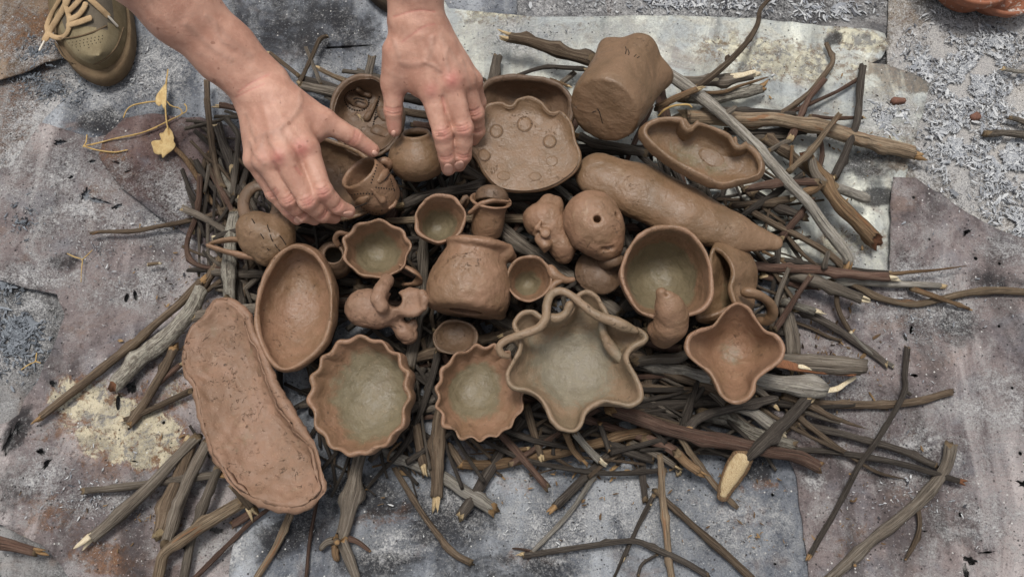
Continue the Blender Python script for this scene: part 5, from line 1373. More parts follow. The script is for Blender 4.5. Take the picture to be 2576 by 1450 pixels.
place('oval_bowl', 'wide oval bowl hidden behind the paw print plate', 'bowl',
      vessel([(1204, 222), (1238, 197), (1300, 187), (1362, 194), (1412, 212), (1440, 245), (1444, 296), (1416, 332), (1320, 346), (1226, 322), (1196, 266)], .080, (1324, 274), .035, .72, 'bowl', th=.007, slope=(0, .06), seed=27, tone=(-.5, -.2)), C_d)
nb_ = vessel([fp('TR', *p) for p in [(268, 800), (296, 742), (375, 708), (470, 708), (518, 722), (545, 772), (592, 738), (650, 742), (730, 776), (806, 822), (842, 876), (898, 866), (955, 905), (996, 985), (980, 1060), (925, 1085), (850, 1100), (742, 1118), (620, 1072), (480, 998), (390, 940), (312, 870)]],
             .128, (1752, 406), .094, .86, 'tub', th=.006, belly=.10, slope=(-.02, .12), seed=28, soft=.35, tone=(-.2, .35))
nbb = bvh_of(*nb_[:3])
place('notched_bowl', 'oval bowl with notched rim lying on the long clay roll', 'bowl', nb_, C_b, parts=[
    ('floor_pad', disc_on(nbb, 1792, 398, 40, 24, .0014, rot=-.6), C_b),
    ('rim_fold', ptube('TR', [(520, 730, .130), (545, 768, .127), (575, 770, .126), (598, 744, .130)], [14, 17, 16, 12], 16, seed=51), C_b),
    ('rim_fold', ptube('TR', [(826, 838, .128), (835, 878, .126), (862, 888, .125), (892, 868, .127)], [13, 16, 15, 12], 16, seed=52), C_b)])

# --- the long clay roll, a hollow form lying mouth down
F = field_px('P', [(1440, 370, .03), (1990, 650, .13)], .03, .0016)
F.chain([W(1506, 440, .078), W(1600, 478, .080), W(1720, 534, .080), W(1840, 586, .074), W(1945, 614, .066)], [.0270, .0325, .0320, .0235, .0090], .004)
lv = F.mesh(2); lv[0][:, 2] = .078 + (lv[0][:, 2] - .078) * .62; lv = (rough_up(*lv, .0007, 30, 5, .0003, 150),) + lv[1:]
place('clay_roll', 'long tapering clay roll under the notched bowl', 'clay roll', lv, C_b)

# --- figures
F = field_px('M', [(1080, 230, .05), (1600, 820, .12)], .02, .0011)
F.ell(M_('M', 1330, 430, .085), [.0225, .0195, .020], None, .006)
F.ell(M_('M', 1240, 440, .082), [.012, .014, .014], None, .008)
F.cone(M_('M', 1400, 310, .085), M_('M', 1360, 280, .088), .012, .009, .008)
F.chain([M_('M', 1400, 520, .083), M_('M', 1480, 660, .076), M_('M', 1490, 740, .070)], [.017, .0135, .010], .008)
F.chain([M_('M', 1290, 600, .090), M_('M', 1330, 650, .090), M_('M', 1322, 705, .086)], [.007, .006, .002], .006)
F.chain([M_('M', 1235, 550, .094), M_('M', 1262, 500, .1005), M_('M', 1285, 455, .103)], [.0022, .0028, .0018], .003)
F.ell(M_('M', 1330, 545, .101), [.006, .006, .003], None, .004)
F.chain([M_('M', 1350, 660, .098), M_('M', 1400, 620, .099)], [.0012, .0012], .002, True)
hv = F.mesh(2); hv = (rough_up(*hv, .0007, 70, 6, .0003, 220),) + hv[1:]
place('face_figurine', 'small clay face with pointed nose beside the egg shaped whistle', 'figurine', hv, C_w)

F = field_px('M', [(1480, 190, .05), (2010, 760, .14)], .02, .0011)
F.chain([M_('M', 1725, 425, .100), M_('M', 1780, 530, .098), M_('M', 1865, 660, .094)], [.0305, .0285, .0155], .01)
wb = bvh_of(*F.mesh(1))
for x, y, r in ((1775, 425, .0042), (1952, 395, .0040)):
    p, n = hit(wb, *fp('M', x, y)); F.cone(p + n * .004, p - n * .016, r, r * .8, .002, True)
(p, n), (p_, n_) = hit(wb, *fp('M', 1830, 690)), hit(wb, *fp('M', 1905, 682))
F.chain([p, (p + p_) / 2 - n * .002, p_], [.0026] * 3, .001, True)
hv = F.mesh(2); hv = (rough_up(*hv, .0006, 60, 7, .0003, 200),) + hv[1:]
place('clay_whistle', 'egg shaped clay whistle with round finger holes and a slit', 'whistle', hv, C_w)
lid = vessel(rim_ellipse('M', 1800, 875, 195, 178, 0, seed=31), .060, (1508, 680), .070, .15, 'dome', th=.003, seed=31, tone=(-.5, -.3))
place('clay_dome', 'dark domed clay piece with a knob under the whistle', 'figurine', lid, C_d, parts=[
    ('knob', ptube('M', [(1850, 800, .076), (1905, 790, .088), (1960, 780, .086)], [70, 62, 50], 14, seed=16), C_d)])

F = field_px('A', [(200, 150, .03), (1180, 930, .13)], .012, .0010)
F.ell(M_('A', 470, 530, .080), [.0245, .0215, .021], None, .004)
F.ell(M_('A', 620, 560, .082), [.018, .018, .018], None, .008)
F.chain([M_('A', 700, 540, .084), M_('A', 860, 500, .086)], [.015, .013], .008)
F.ell(M_('A', 960, 470, .092), [.0175, .0170, .0085], None, .005)
F.ell(M_('A', 955, 462, .106), [.0150, .0140, .0105], None, .003, True)
F.cone(M_('A', 775, 445, .120), M_('A', 775, 445, .070), .0085, .007, .003, True)
F.chain([M_('A', 690, 225, .094), M_('A', 625, 330, .105), M_('A', 590, 430, .108), M_('A', 630, 510, .106), M_('A', 660, 540, .098)], [.0072, .0078, .0075, .0070, .006], .003)
F.chain([M_('A', 800, 700, .074), M_('A', 880, 790, .068), M_('A', 930, 830, .064)], [.0080, .0095, .0100], .005)
F.cone(M_('A', 985, 700, .072), M_('A', 1010, 730, .070), .0045, .003, .005)
F.chain([M_('A', 1080, 370, .098), M_('A', 1115, 440, .098), M_('A', 1100, 530, .096)], [.0042, .005, .004], .003)
hv = F.mesh(2); hv = (rough_up(*hv, .0008, 70, 8, .0004, 220),) + hv[1:]
place('spouted_figurine', 'small spouted animal figurine with dark hole and stub leg', 'figurine', hv, C_p)

F = field_px('P', [(596, 520, .03), (742, 675, .12)], .012, .0011)
F.chain([W(650, 584, .080), W(690, 606, .080)], [.0225, .0225], .008)
F.ell(W(640, 574, .080), [.0185, .0150, .0175], None, .008); F.ell(W(674, 640, .076), [.0150, .0125, .0150], None, .008); F.ell(W(702, 574, .080), [.0165, .0160, .0160], None, .008); F.ell(W(634, 610, .078), [.0130, .0150, .0140], None, .008)
hv = F.mesh(3); hv = (rough_up(*hv, .0008, 60, 9, .0004, 200),) + hv[1:]
cb = bvh_of(*hv)
cracks = [('crack', ridge_line(cb, 'U', p, .0006), HOLE) for p in ([(285, 462), (300, 485), (310, 502)], [(430, 518), (436, 545), (452, 582)], [(368, 602), (380, 620), (396, 644)], [(545, 620), (570, 650), (600, 700)], [(455, 610), (470, 650), (482, 670)], [(430, 738), (445, 750)], [(500, 700), (520, 730)], [(535, 745), (548, 765)])]
fork = [('prong', ptube('P', [(618, 606, .078), (585, 602, .076), (552, 606, .074), (530, 612, .072)], [13, 11, 9, 6], 18, flat=.6, seed=17), C_b),
        ('prong', ptube('P', [(640, 648, .074), (600, 640, .073), (560, 630, .072), (526, 618, .072)], [12, 12, 11, 9], 18, flat=.6, seed=18), C_w)]
place('cracked_cup', 'brown cracked lump cup with forked handle at the left edge of the pots', 'cup', hv, CLAY['brown'], parts=fork + cracks)

# --- the masks under the hands
mask = vessel(rim_ellipse('P', 922, 292, 94, 106, -12, seed=33), .082, (926, 300), .048, .80, 'plate', th=.006, slope=(.05, .16), seed=33, tone=(-.5, -.3))
mb = bvh_of(*mask[:3])
def on(bvh, fr, x, y, lift=0.0):
    p, n = hit(bvh, *fp(fr, x, y))
    return p + n * lift
def ridge(bvh, fr, pts, rad, lift=.001, n=14, flat=1.0):
    P3 = [on(bvh, fr, x, y, lift) for x, y in pts]
    r = np.broadcast_to(rad, (len(pts),)) * FR[fr][2] * mpp(P3[0])
    s = spline(np.column_stack([P3, r]), n)
    mid = pts[len(pts) // 2]
    return tube(s[:, :3], s[:, 3], 12, flat, nrm=hit(bvh, *fp(fr, *mid))[1])
def dots(bvh, fr, pts, r=.0011):
    out = []
    for x, y in pts:
        p, n = hit(bvh, *fp(fr, x, y))
        if p is None: continue
        a = norm(np.cross([0, 1.0, 0.1], n)); b = np.cross(n, a)
        ph = np.arange(8) * math.pi / 4
        ringv = p + n * .0003 + r * (np.cos(ph)[:, None] * a + np.sin(ph)[:, None] * b)
        out.append(loft([p - n * .001 + (ringv - p) * .9, ringv], False, True))
    return merge(out)
def ell_pts(cx, cy, rx, ry, rot, n):
    a = np.linspace(0, 2 * math.pi, n, endpoint=False); r = math.radians(rot)
    return [(cx + rx * math.cos(t) * math.cos(r) - ry * math.sin(t) * math.sin(r), cy + rx * math.cos(t) * math.sin(r) + ry * math.sin(t) * math.cos(r)) for t in a]
mparts = [('eye', ridge(mb, 'H2', [(872, 598), (920, 622), (966, 648)], [32, 48, 32], .0, flat=.5), C_d), ('eye_slit', ridge(mb, 'H2', [(872, 592), (920, 618), (968, 642)], 5, .0088), HOLE),
          ('eye', ridge(mb, 'H2', [(1070, 680), (1086, 705), (1096, 730)], [30, 38, 30], .0, flat=.5), C_d),
          ('brow', ridge(mb, 'H2', [(925, 548), (960, 572), (1000, 590)], 17, .0015), C_d),
          ('nose', ridge(mb, 'H2', [(1045, 628), (1010, 690), (985, 735)], [10, 20, 24], .002), C_d),
          ('mouth', ridge(mb, 'H2', [(1035, 800), (1075, 815), (1110, 830)], [40, 36, 28], .0, 10, .4), C_d),
          ('dot_row', dots(mb, 'H2', ell_pts(920, 622, 78, 62, 20, 30) + [(1060 - 3 * k, 600 + 14 * k) for k in range(14)] + [(1030 + 4 * k, 740 - 4 * k) for k in range(8)] + [(938, 548), (962, 566), (988, 580), (1050, 798), (1075, 808), (1060, 825)] + ell_pts(870, 890, 22, 30, 0, 14), .0012), HOLE)]
place('mask_plate', 'round clay mask plate with slit eyes lying under the thumbs', 'plate', mask, C_d, parts=mparts)
place('brown_dish', 'plain brown dish almost covered by the hand on the left', 'dish',
      vessel([(806, 346), (850, 356), (906, 380), (945, 420), (958, 478), (930, 530), (880, 552), (806, 562), (748, 545), (726, 480), (736, 412), (764, 366)], .076, (846, 462), .044, .8, 'bowl', th=.005, slope=(0, .05), seed=35, tone=(-.5, -.3)), C_b)
ph = np.linspace(0, 2 * math.pi, 49)
rp = np.array([W(655 + 43 * math.cos(a), 516 + 50 * math.sin(a), .078 + .004 * math.sin(a)) for a in ph])
V, q, t = tube(rp, .0066, 14, .6, 'none', nrm=np.array([0, 0, 1.0]))
place('clay_ring', 'flat clay ring half covered by the little finger', 'ring', (rough_up(V, q, t, .0006, 60, 4), q, t), C_d)
fc = axis_pot(W(975, 514, .070), W(906, 436, .110), [(0, .0165), (.08, .0205), (.35, .0245), (.7, .0250), (1.0, .0235)], seed=36, th=.0038, amp=.0006)
fb = bvh_of(*fc[:3])
fparts = [('eye', ridge(fb, 'H2', [(1060, 1120), (1090, 1085), (1110, 1060)], [18, 30, 18], .0, flat=.6), C_w), ('eye_slit', ridge(fb, 'H2', [(1068, 1118), (1092, 1090), (1112, 1066)], 4, .0070), HOLE),
          ('eye', ridge(fb, 'H2', [(915, 1262), (950, 1245), (985, 1225)], [18, 30, 18], .0, flat=.6), C_w), ('eye_slit', ridge(fb, 'H2', [(918, 1268), (952, 1250), (985, 1232)], 4, .0070), HOLE),
          ('nose', ridge(fb, 'H2', [(1015, 1175), (1050, 1215), (1080, 1240)], [8, 16, 26], .0, flat=.8), C_w),
          ('lip', ridge(fb, 'H2', [(1120, 1285), (1145, 1268), (1158, 1245)], [10, 14, 10], .001), C_w),
          ('ear_lug', ptube('H2', [(1060, 1000, .106), (1095, 995, .106), (1120, 1015, .101), (1112, 1042, .095)], [20, 24, 24, 18], 14, seed=19), C_w),
          ('dot_row', dots(fb, 'H2', [(890 + 18 * k, 1205 - 4 * k + .5 * k * k) for k in range(8)] + [(1010 + 6 * k, 1130 - 18 * k) for k in range(7)] + [(920 + 20 * k, 1290 + 5 * k) for k in range(9)] + [(1040 + 16 * k, 1160 + 2 * k) for k in range(8)] + [(1130 + 4 * k, 1110 + 14 * k) for k in range(6)], .0009), HOLE)]
place('face_cup', 'tilted face cup with slit eyes between the fingertips', 'cup', fc, C_w, parts=fparts)
place('hidden_pot', 'dark round pot in the gap between oval dish and wavy cup', 'pot',
      axis_pot(W(842, 668, .040), W(838, 640, .078), [(0, .012), (.2, .019), (.5, .021), (.8, .017), (1.0, .012)], seed=37, th=.003), C_d)

# --- fired flower pots at the far corner
def terracotta():
    m = NT('terracotta'); P = m.geo()
    n = m.noise(P, 60, 5, .65)
    col = m.mix(m.step(n, .35, .7), srgb(146, 92, 66), srgb(126, 80, 58))
    ash = m.math('ADD', m.noise(P, 120, 5, .7), m.math('MULTIPLY', m.noise(P, 18, 3, .5), .5))
    col = m.mix(m.step(ash, .80, .92, 0, .8), col, srgb(196, 190, 182))
    return m.done(col, .7, m.bump(n, .4, .001))
TC = terracotta()
def flowerpot(px, py, z, r, h, tilt, label):
    A = W(px, py, z)
    B = A + np.array([tilt[0], tilt[1], 1.0]) / np.linalg.norm([tilt[0], tilt[1], 1]) * h
    v = axis_pot(A, B, [(0, r * .72), (.1, r * .76), (.62, r * .9), (.7, r * .92), (.74, r * 1.04), (1.0, r * 1.08)], seed=40, th=.006, amp=.0003)
    place('flower_pot', label, 'flower pot', v[:3], TC)
flowerpot(2415, -30, .004, .052, .05, (0, -.1), 'orange terracotta flower pot with ash on it in the upper right corner')
flowerpot(2485, -22, .004, .050, .035, (.1, -.15), 'second terracotta pot tucked against the orange flower pot in the corner')
# ------------------------------------------------------------------ the person: two bare forearms with hands, two shoes
def skin_mat():
    m = NT('skin'); P = m.geo()
    n1 = m.noise(P, 45, 5, .6); n2 = m.noise(P, 260, 4, .6); n3 = m.noise(P, 900, 3, .6)
    col = m.mix(m.step(n1, .35, .65), srgb(192, 148, 128), srgb(172, 127, 108))
    col = m.mix(m.step(n2, .5, .75, 0, .35), col, srgb(198, 160, 140))
    col = m.mix(m.math('MULTIPLY', m.attr('flush'), .68), col, srgb(176, 98, 92))
    col = m.mix(m.math('MULTIPLY', m.attr('vein'), .30), col, srgb(150, 124, 110))
    col = m.mix(m.step(m.noise(P, 120, 1, .3), .745, .765, 0, .5), col, srgb(120, 76, 56))       # freckles
    m.b.inputs['Subsurface Weight'].default_value = .12
    m.b.inputs['Subsurface Radius'].default_value = (.006, .0025, .0015)
    m.b.inputs['Subsurface Scale'].default_value = 1.0
    fine = m.vor(P, 900, 'DISTANCE_TO_EDGE')
    h = m.math('ADD', m.math('MULTIPLY', n2, .7), m.math('ADD', m.math('MULTIPLY', n3, .3), m.math('MULTIPLY', fine, .35)))
    return m.done(col, m.step(n2, .3, .7, .38, .54), m.bump(h, .6, .0013), .45)
SKIN = skin_mat()
m = NT('fingernail'); NAIL = m.done(m.mix(m.noise(m.geo(), 150, 3), srgb(196, 148, 130), srgb(206, 166, 148)), .32, None, .5)

def px_all(V):
    v = V - CAM
    f = v @ FWD
    return np.column_stack([1287.5 + (v @ RIGHT) / f / TH * 1287.5, 725 - (v @ UP) / f / TH * 1287.5])

def poly_dist(X, pts):
    d = np.full(len(X), 1e9)
    for a, b in zip(pts[:-1], pts[1:]):
        a, b = np.array(a, float), np.array(b, float)
        e = b - a
        t = np.clip(((X - a) @ e) / (e @ e), 0, 1)
        d = np.minimum(d, np.linalg.norm(X - a - t[:, None] * e, axis=1))
    return d

def build_arm(arm, wrist, fingers, thumb, palm, web, veins, tendons, creases, flush, h=.0015):
    P = lambda p: W(p[0], p[1], p[2])
    allp = np.array([P(p) for p in arm + [q[:3] for f in fingers for q in f] + [q[:3] for q in thumb]])
    F = Field(allp.min(0) - .045, allp.max(0) + .045, h)
    A3 = [P(p) for p in arm]
    ax = norm(A3[1] - A3[0])
    side = norm(np.cross(ax, [0, 0, 1.0]))
    for s in (-1, 1):                                   # radius and ulna side by side: a flattened forearm
        F.chain([p + side * s * o for p, o in zip(A3, [.0105, .0090, .0075, .006, .006][:len(A3)])], [p[3] for p in arm], .014)
    for c, mp in palm:                                  # metacarpals
        F.cone(P(c), P(mp), c[3], mp[3], .013)
    for c, mp in web:
        F.cone(P(c), P(mp), c[3], mp[3], .010)
    F.cone(P(thumb[0]), P(thumb[1]), thumb[0][3], thumb[1][3], .012)
    F.cone(P(thumb[1]), P(thumb[2]), thumb[1][3], thumb[2][3] * .95, .006)
    F.cone(P(thumb[2]), P(thumb[3]), thumb[2][3], thumb[3][3], .003)
    for f in fingers:
        mc, pip, dip, tip = f
        F.cone(P(mc), P(pip), mc[3], pip[3] * .94, .0035)
        F.ell(P(pip), np.array([1, 1, 1]) * pip[3] * 1.04, None, .002)
        mid = (P(pip) + P(dip)) / 2
        F.cone(P(pip), mid, pip[3] * .98, (pip[3] + dip[3]) / 2 * .96, .0022)
        F.cone(mid, P(dip), (pip[3] + dip[3]) / 2 * .96, dip[3], .0022)
        F.cone(P(dip), P(tip), dip[3] * .98, tip[3], .0022)
        F.ell(P(mc) + np.array([0, 0, .003]), np.array([1, 1, 1]) * mc[3] * .93, None, .006)
    V, q, t = F.mesh(3)
    N = normals_of(V, q, t)
    X = px_all(V)
    face = np.clip(-(N @ FWD) * 1.6, 0, 1)
    d = np.zeros(len(V)); vn = np.zeros(len(V)); fl = np.zeros(len(V))
    for pts, amp, w in veins:
        g = np.exp(-(poly_dist(X, spline(np.array(pts, float), 24)) / w) ** 2) * face
        d += amp * g; vn = np.maximum(vn, g * .9)
    for pts, amp, w in tendons:
        d += amp * np.exp(-(poly_dist(X, pts) / w) ** 2) * face
    for pts, amp, w in creases:
        g = np.exp(-(poly_dist(X, spline(np.array(pts, float), 16)) / w) ** 2) * face
        d -= amp * g; fl = np.maximum(fl, g * .55)
    for x, y, r, s in flush:
        fl = np.maximum(fl, s * np.exp(-((X[:, 0] - x) ** 2 + (X[:, 1] - y) ** 2) / r ** 2) * face)
    d += .0006 * fbm(V, 55, 7, 2)
    V = V + N * d[:, None]
    return V, q, t, fl, vn

def nail_on(bvh, px, py, rx, ry, rot, N=16):
    r = math.radians(rot)
    rings = []
    for f, lift in ((1.05, -.0004), (1.0, .0004), (.8, .0008), (.5, .0010), (.15, .0011)):
        pts = []
        for k in range(N):
            a = k * 2 * math.pi / N
            ca, sa = math.cos(a), math.sin(a)
            u = rx * f * math.copysign(abs(ca) ** .7, ca); v = ry * f * math.copysign(abs(sa) ** .7, sa)
            p, n = hit(bvh, px + u * math.cos(r) - v * math.sin(r), py + u * math.sin(r) + v * math.cos(r))
            pts.append(p + n * lift)
        rings.append(np.array(pts))
    return loft(rings, False, True)

def cross_crease(a, b, t, half, shift=0):
    """short crease across a finger between points a and b"""
    a, b = np.array(a[:2], float), np.array(b[:2], float)
    d = (b - a) / np.linalg.norm(b - a); n = np.array([-d[1], d[0]])
    c = a + (b - a) * t + d * shift
    return [tuple(c - n * half - d * 2), tuple(c + d * 2), tuple(c + n * half - d * 2)]

def arm_obj(parent, data, nails):
    V, q, t, fl, vn = data
    o = link('arm', mesh('arm', V, q, t, True, {'flush': fl, 'vein': vn}), SKIN, parent)
    bvh = bvh_of(V, q, t)
    for nl in nails:
        nv = nail_on(bvh, *nl)
        link('fingernail', mesh('fingernail', nv[0], nv[1], nv[2], True), NAIL, o)
    return o

person = thing('person', 'person reaching in with two bare arms and brown lace shoes, setting pots down', 'person', tuple(W(640, -250, 0)))

# arm on the left of the picture
fi = [(772, 376, .162, .0125), (813, 480, .150, .0104), (850, 519, .130, .0088), (877, 531, .117, .0074)]
fm = [(714, 394, .170, .0125), (774, 506, .148, .0104), (812, 540, .124, .0088), (840, 545, .108, .0076)]
fr_ = [(667, 404, .164, .0116), (726, 502, .140, .0098), (764, 540, .116, .0084), (792, 550, .102, .0072)]
fl_ = [(641, 402, .152, .0105), (687, 486, .128, .0088), (724, 528, .112, .0075), (747, 551, .104, .0065)]
th = [(742, 262, .166, .0165), (815, 304, .153, .0125), (893, 348, .137, .0098), (936, 378, .123, .0082)]
cr = []
for f, hw in ((fi, 20), (fm, 20), (fr_, 18), (fl_, 15)):
    cr += [(cross_crease(f[0], f[1], 1, hw * .8, s), .0011, 2.2) for s in (-7, 0, 7)] + [(cross_crease(f[1], f[2], 1, hw * .7, s), .0009, 2.2) for s in (-2, 4)]
cr += [(cross_crease(th[1], th[2], 1, 18, s), .0010, 2.4) for s in (-6, 0, 6)]
cr += [([fp('H2', 190, 570), fp('H2', 270, 512), fp('H2', 375, 462)], .0005, 3), ([fp('H2', 175, 600), fp('H2', 255, 560), fp('H2', 345, 520)], .0003, 2.5), ([(745, 362), (756, 372), (768, 384)], .0004, 3), ([(688, 386), (698, 396), (706, 408)], .0004, 3), ([fp('H2', 545, 1035), fp('H2', 580, 1075)], .0012, 4), ([fp('H2', 405, 1010), fp('H2', 440, 1060)], .0008, 4)]
hl = lambda *a: [fp('HL', *p) for p in a]
A1 = build_arm([(660, 222, .172, .0205), (565, 128, .200, .0225), (452, 18, .238, .0285), (330, -110, .285, .0345), (225, -225, .325, .036)], None,
    [fi, fm, fr_, fl_], th,
    [((705, 240, .172, .0175), fi[0]), ((682, 248, .176, .0175), fm[0]), ((658, 256, .172, .0165), fr_[0]), ((634, 266, .162, .0155), fl_[0])],
    [((745, 290, .156, .015), (790, 335, .150, .0125)), ((700, 300, .165, .016), (740, 350, .164, .014)), ((660, 300, .160, .016), (672, 370, .160, .014))],
    [(hl((820, 560), (880, 515), (965, 505), (1040, 455), (1150, 360), (1215, 255), (1215, 130)), .0010, 8), (hl((1035, 455), (1040, 520), (1080, 590)), .0009, 8), (hl((925, 515), (935, 590), (990, 660)), .0008, 5), (hl((760, 590), (795, 690), (880, 800)), .0009, 5), (hl((800, 690), (850, 640), (880, 530)), .0007, 5), (hl((720, 330), (760, 430), (790, 520)), .0007, 6), ([(470, 60), (520, 110), (580, 150)], .0009, 8), ([(520, 40), (570, 90), (630, 140)], .0007, 8), ([(540, 60), (556, 100), (590, 120)], .0008, 6)],
    [([(690, 270), (756, 372)], .0012, 10), ([(665, 275), (700, 392)], .0012, 10), ([(640, 285), (655, 395)], .0007, 9), ([(760, 255), (820, 300)], .0008, 9)],
    cr, [(756, 374, 22, .9), (698, 396, 20, .85), (812, 486, 18, .7), (776, 508, 16, .75), (727, 504, 16, .5), (688, 488, 14, .35), (660, 400, 16, .3), (900, 350, 16, .3), (870, 530, 20, .4), (742, 548, 18, .4), (930, 375, 18, .35)])
arm_obj(person, A1, [(751, 556, 13, 8, 38), (876, 537, 13, 6, -8), (943, 385, 8, 6, 40)])

# arm on the right of the picture
gi = [(1086, 232, .170, .0128), (1113, 335, .152, .0108), (1124, 396, .130, .0094), (1128, 424, .115, .0080)]
gm = [(1133, 208, .176, .0128), (1166, 322, .152, .0108), (1164, 392, .126, .0094), (1153, 414, .112, .0080)]
gr = [(1168, 204, .168, .0118), (1194, 284, .138, .0104), (1200, 328, .114, .0090), (1190, 350, .102, .0078)]
gl = [(1188, 206, .156, .0106), (1202, 256, .128, .0090), (1200, 296, .108, .0078), (1190, 322, .098, .0068)]
th = [(1002, 130, .188, .0170), (990, 208, .164, .0128), (989, 278, .146, .0104), (993, 326, .130, .0080)]
cr = []
for f, hw in ((gi, 22), (gm, 22), (gr, 18)):
    cr += [(cross_crease(f[0], f[1], 1, hw * .8, s), .0011, 2.2) for s in (-7, 0, 7)] + [(cross_crease(f[1], f[2], 1, hw * .7, s), .0009, 2.2) for s in (-2, 4)]
cr += [(cross_crease(th[1], th[2], 1, 20, s), .0010, 2.4) for s in (-6, 0, 7)]
cr += [([fp('H2', 1150, 105), fp('H2', 1290, 66), fp('H2', 1400, 72)], .0006, 3), ([fp('H2', 1200, 260), fp('H2', 1330, 170), fp('H2', 1400, 150)], .0003, 3), ([(1122, 192), (1136, 198), (1150, 206)], .0004, 3), ([(1126, 206), (1140, 212)], .0003, 3), ([(1076, 222), (1092, 230)], .0004, 3), ([fp('H2', 1450, 600), fp('H2', 1470, 690)], .0010, 4)]
h2 = lambda *a: [fp('H2', *p) for p in a]
A2 = build_arm([(1046, 44, .206, .0190), (1043, -60, .236, .0215), (1038, -180, .272, .0265), (1030, -300, .310, .0315), (1022, -400, .345, .034)], None,
    [gi, gm, gr, gl], th,
    [((1030, 75, .200, .0175), gi[0]), ((1056, 72, .203, .0180), gm[0]), ((1080, 76, .198, .0170), gr[0]), ((1098, 84, .186, .0155), gl[0])],
    [((1012, 170, .176, .0150), (1055, 215, .166, .0125)), ((1050, 140, .184, .017), (1075, 200, .174, .015)), ((1100, 140, .186, .017), (1140, 190, .172, .014))],
    [(h2((1200, 395), (1270, 400), (1340, 385), (1375, 320), (1390, 240)), .0010, 8), (h2((1340, 385), (1400, 410), (1440, 440)), .0009, 5), (h2((1440, 220), (1480, 300), (1540, 390), (1590, 470)), .0009, 8), (h2((1480, 300), (1470, 360), (1490, 440)), .0008, 5), (h2((1570, 380), (1600, 460), (1620, 540)), .0007, 5), (h2((1150, 250), (1170, 330), (1190, 380)), .0007, 6)],
    [([(1052, 90), (1086, 228)], .0012, 10), ([(1070, 90), (1133, 205)], .0012, 10), ([(1090, 95), (1165, 200)], .0008, 9), ([(990, 150), (990, 205)], .0006, 10)],
    cr, [(1137, 200, 22, .95), (1086, 228, 20, .6), (1114, 338, 18, .7), (1168, 326, 17, .65), (1196, 284, 16, .5), (1125, 400, 16, .45), (1165, 398, 14, .45), (1010, 240, 18, .3), (990, 320, 20, .4), (1130, 425, 14, .4)])
arm_obj(person, A2, [(1127, 425, 11, 13, 6), (1155, 415, 12, 9, -25), (989, 338, 6, 10, 10)])

# shoes
def suede(name, a, b, c):
    m = NT(name); P = m.coord(); n = m.noise(P, 70, 5, .6); f = m.noise(P, 700, 3, .6)
    col = m.mix(m.step(n, .35, .65), srgb(*a), srgb(*b)); col = m.mix(m.step(f, .5, .7, 0, .4), col, srgb(*c))
    return m.done(col, .9, m.bump(f, .6, .0008), .2)
SUEDE = suede('suede_khaki', (122, 107, 82), (108, 94, 70), (146, 130, 102)); SMOOTH = suede('leather_khaki', (134, 122, 96), (120, 108, 84), (148, 136, 112))
SOLE = suede('rubber_brown', (104, 88, 68), (92, 76, 58), (118, 100, 78)); GREYC = suede('canvas_grey', (100, 92, 80), (88, 80, 70), (114, 104, 90))
LACE = suede('lace_tan', (178, 152, 118), (160, 134, 102), (196, 172, 138)); AGLET = NT('aglet'); AGLET = AGLET.done(srgb(206, 198, 184), .3)
DSOLE = suede('rubber_dark', (62, 52, 42), (52, 44, 36), (74, 62, 52)); DUP = suede('leather_dark', (66, 56, 46), (56, 48, 40), (80, 70, 58))

def shoe_parts(dx=0, dy=0):
    so = [(132, -60), (130, 20), (143, 95), (168, 152), (208, 197), (262, 217), (308, 197), (334, 152), (341, 92), (332, 20), (322, -70), (330, -200), (305, -320), (230, -370), (160, -320), (130, -200)]
    sp = spline(np.array([np.append(W(x, y, .01)[:2], 0) for x, y in so]), 90, True)
    c = sp.mean(0)
    if np.sum(sp[:, 0] * np.roll(sp[:, 1], -1) - np.roll(sp[:, 0], -1) * sp[:, 1]) < 0: sp = sp[::-1]
    def at(f, z): r = c + (sp - c) * f; r = r.copy(); r[:, 2] = z; return r
    sole = loft([at(.5, .001), at(.95, .001), at(.985, .004), at(1.0, .012), at(.99, .022), at(.965, .0255), at(.955, .024), at(.945, .026), at(.5, .026)])
    spine = np.array([np.append(W(x, y, z)[:2], z) for x, y, z in [(250, 140, .056), (243, 80, .061), (236, 0, .075), (230, -120, .098), (230, -260, .108)]])
    ty = np.clip((sp[:, 1] - spine[0, 1]) / (spine[-1, 1] - spine[0, 1]), 0, 1)
    ys = np.linspace(0, 1, 30); sy = (spine[:, 1] - spine[0, 1]) / (spine[-1, 1] - spine[0, 1])
    tgt = np.column_stack([np.interp(ty, sy, spine[:, k]) for k in range(3)])
    rings = []
    base = at(.93, .022)
    for s in np.linspace(0, 1, 16):
        r = base + (tgt - base) * (s ** 1.35)
        r[:, 2] = .022 + (tgt[:, 2] - .022) * np.sin(s * math.pi / 2) ** .8
        rings.append(r)
    V, q, t = loft(rings, True, False)
    return sole, (V, q, t), (base, tgt, rings)

sole, upper, (ub, ut, urings) = shoe_parts()
shoe = thing('shoe', None, None, tuple(W(235, 60, 0))); shoe.parent = person; shoe.matrix_parent_inverse = Matrix.Translation(-Vector(person.location))
shoe['label'] = 'scuffed khaki lace up shoe'
def sub(nm, M, mat):
    o = bpy.data.objects.new(nm, mesh(nm, M[0], M[1], M[2], True)); o.data.materials.append(mat); COL.objects.link(o)
    o.parent = shoe; o.matrix_parent_inverse = Matrix.Translation(-Vector(shoe.location)); return o
sub('sole', sole, SOLE)
uo = sub('upper', upper, SUEDE)
ubv = bvh_of(*upper)
uo.data.materials.append(SMOOTH); uo.data.materials.append(GREYC)
cen = np.array([upper[0][f].mean(0) for f in upper[1]]); cpx = px_all(cen)
nring = 90
si = (np.arange(len(upper[1])) // nring)
mi = np.zeros(len(uo.data.polygons), np.int32)
mi[:len(cpx)][(si >= 4) & (cpx[:, 1] > 66)] = 1
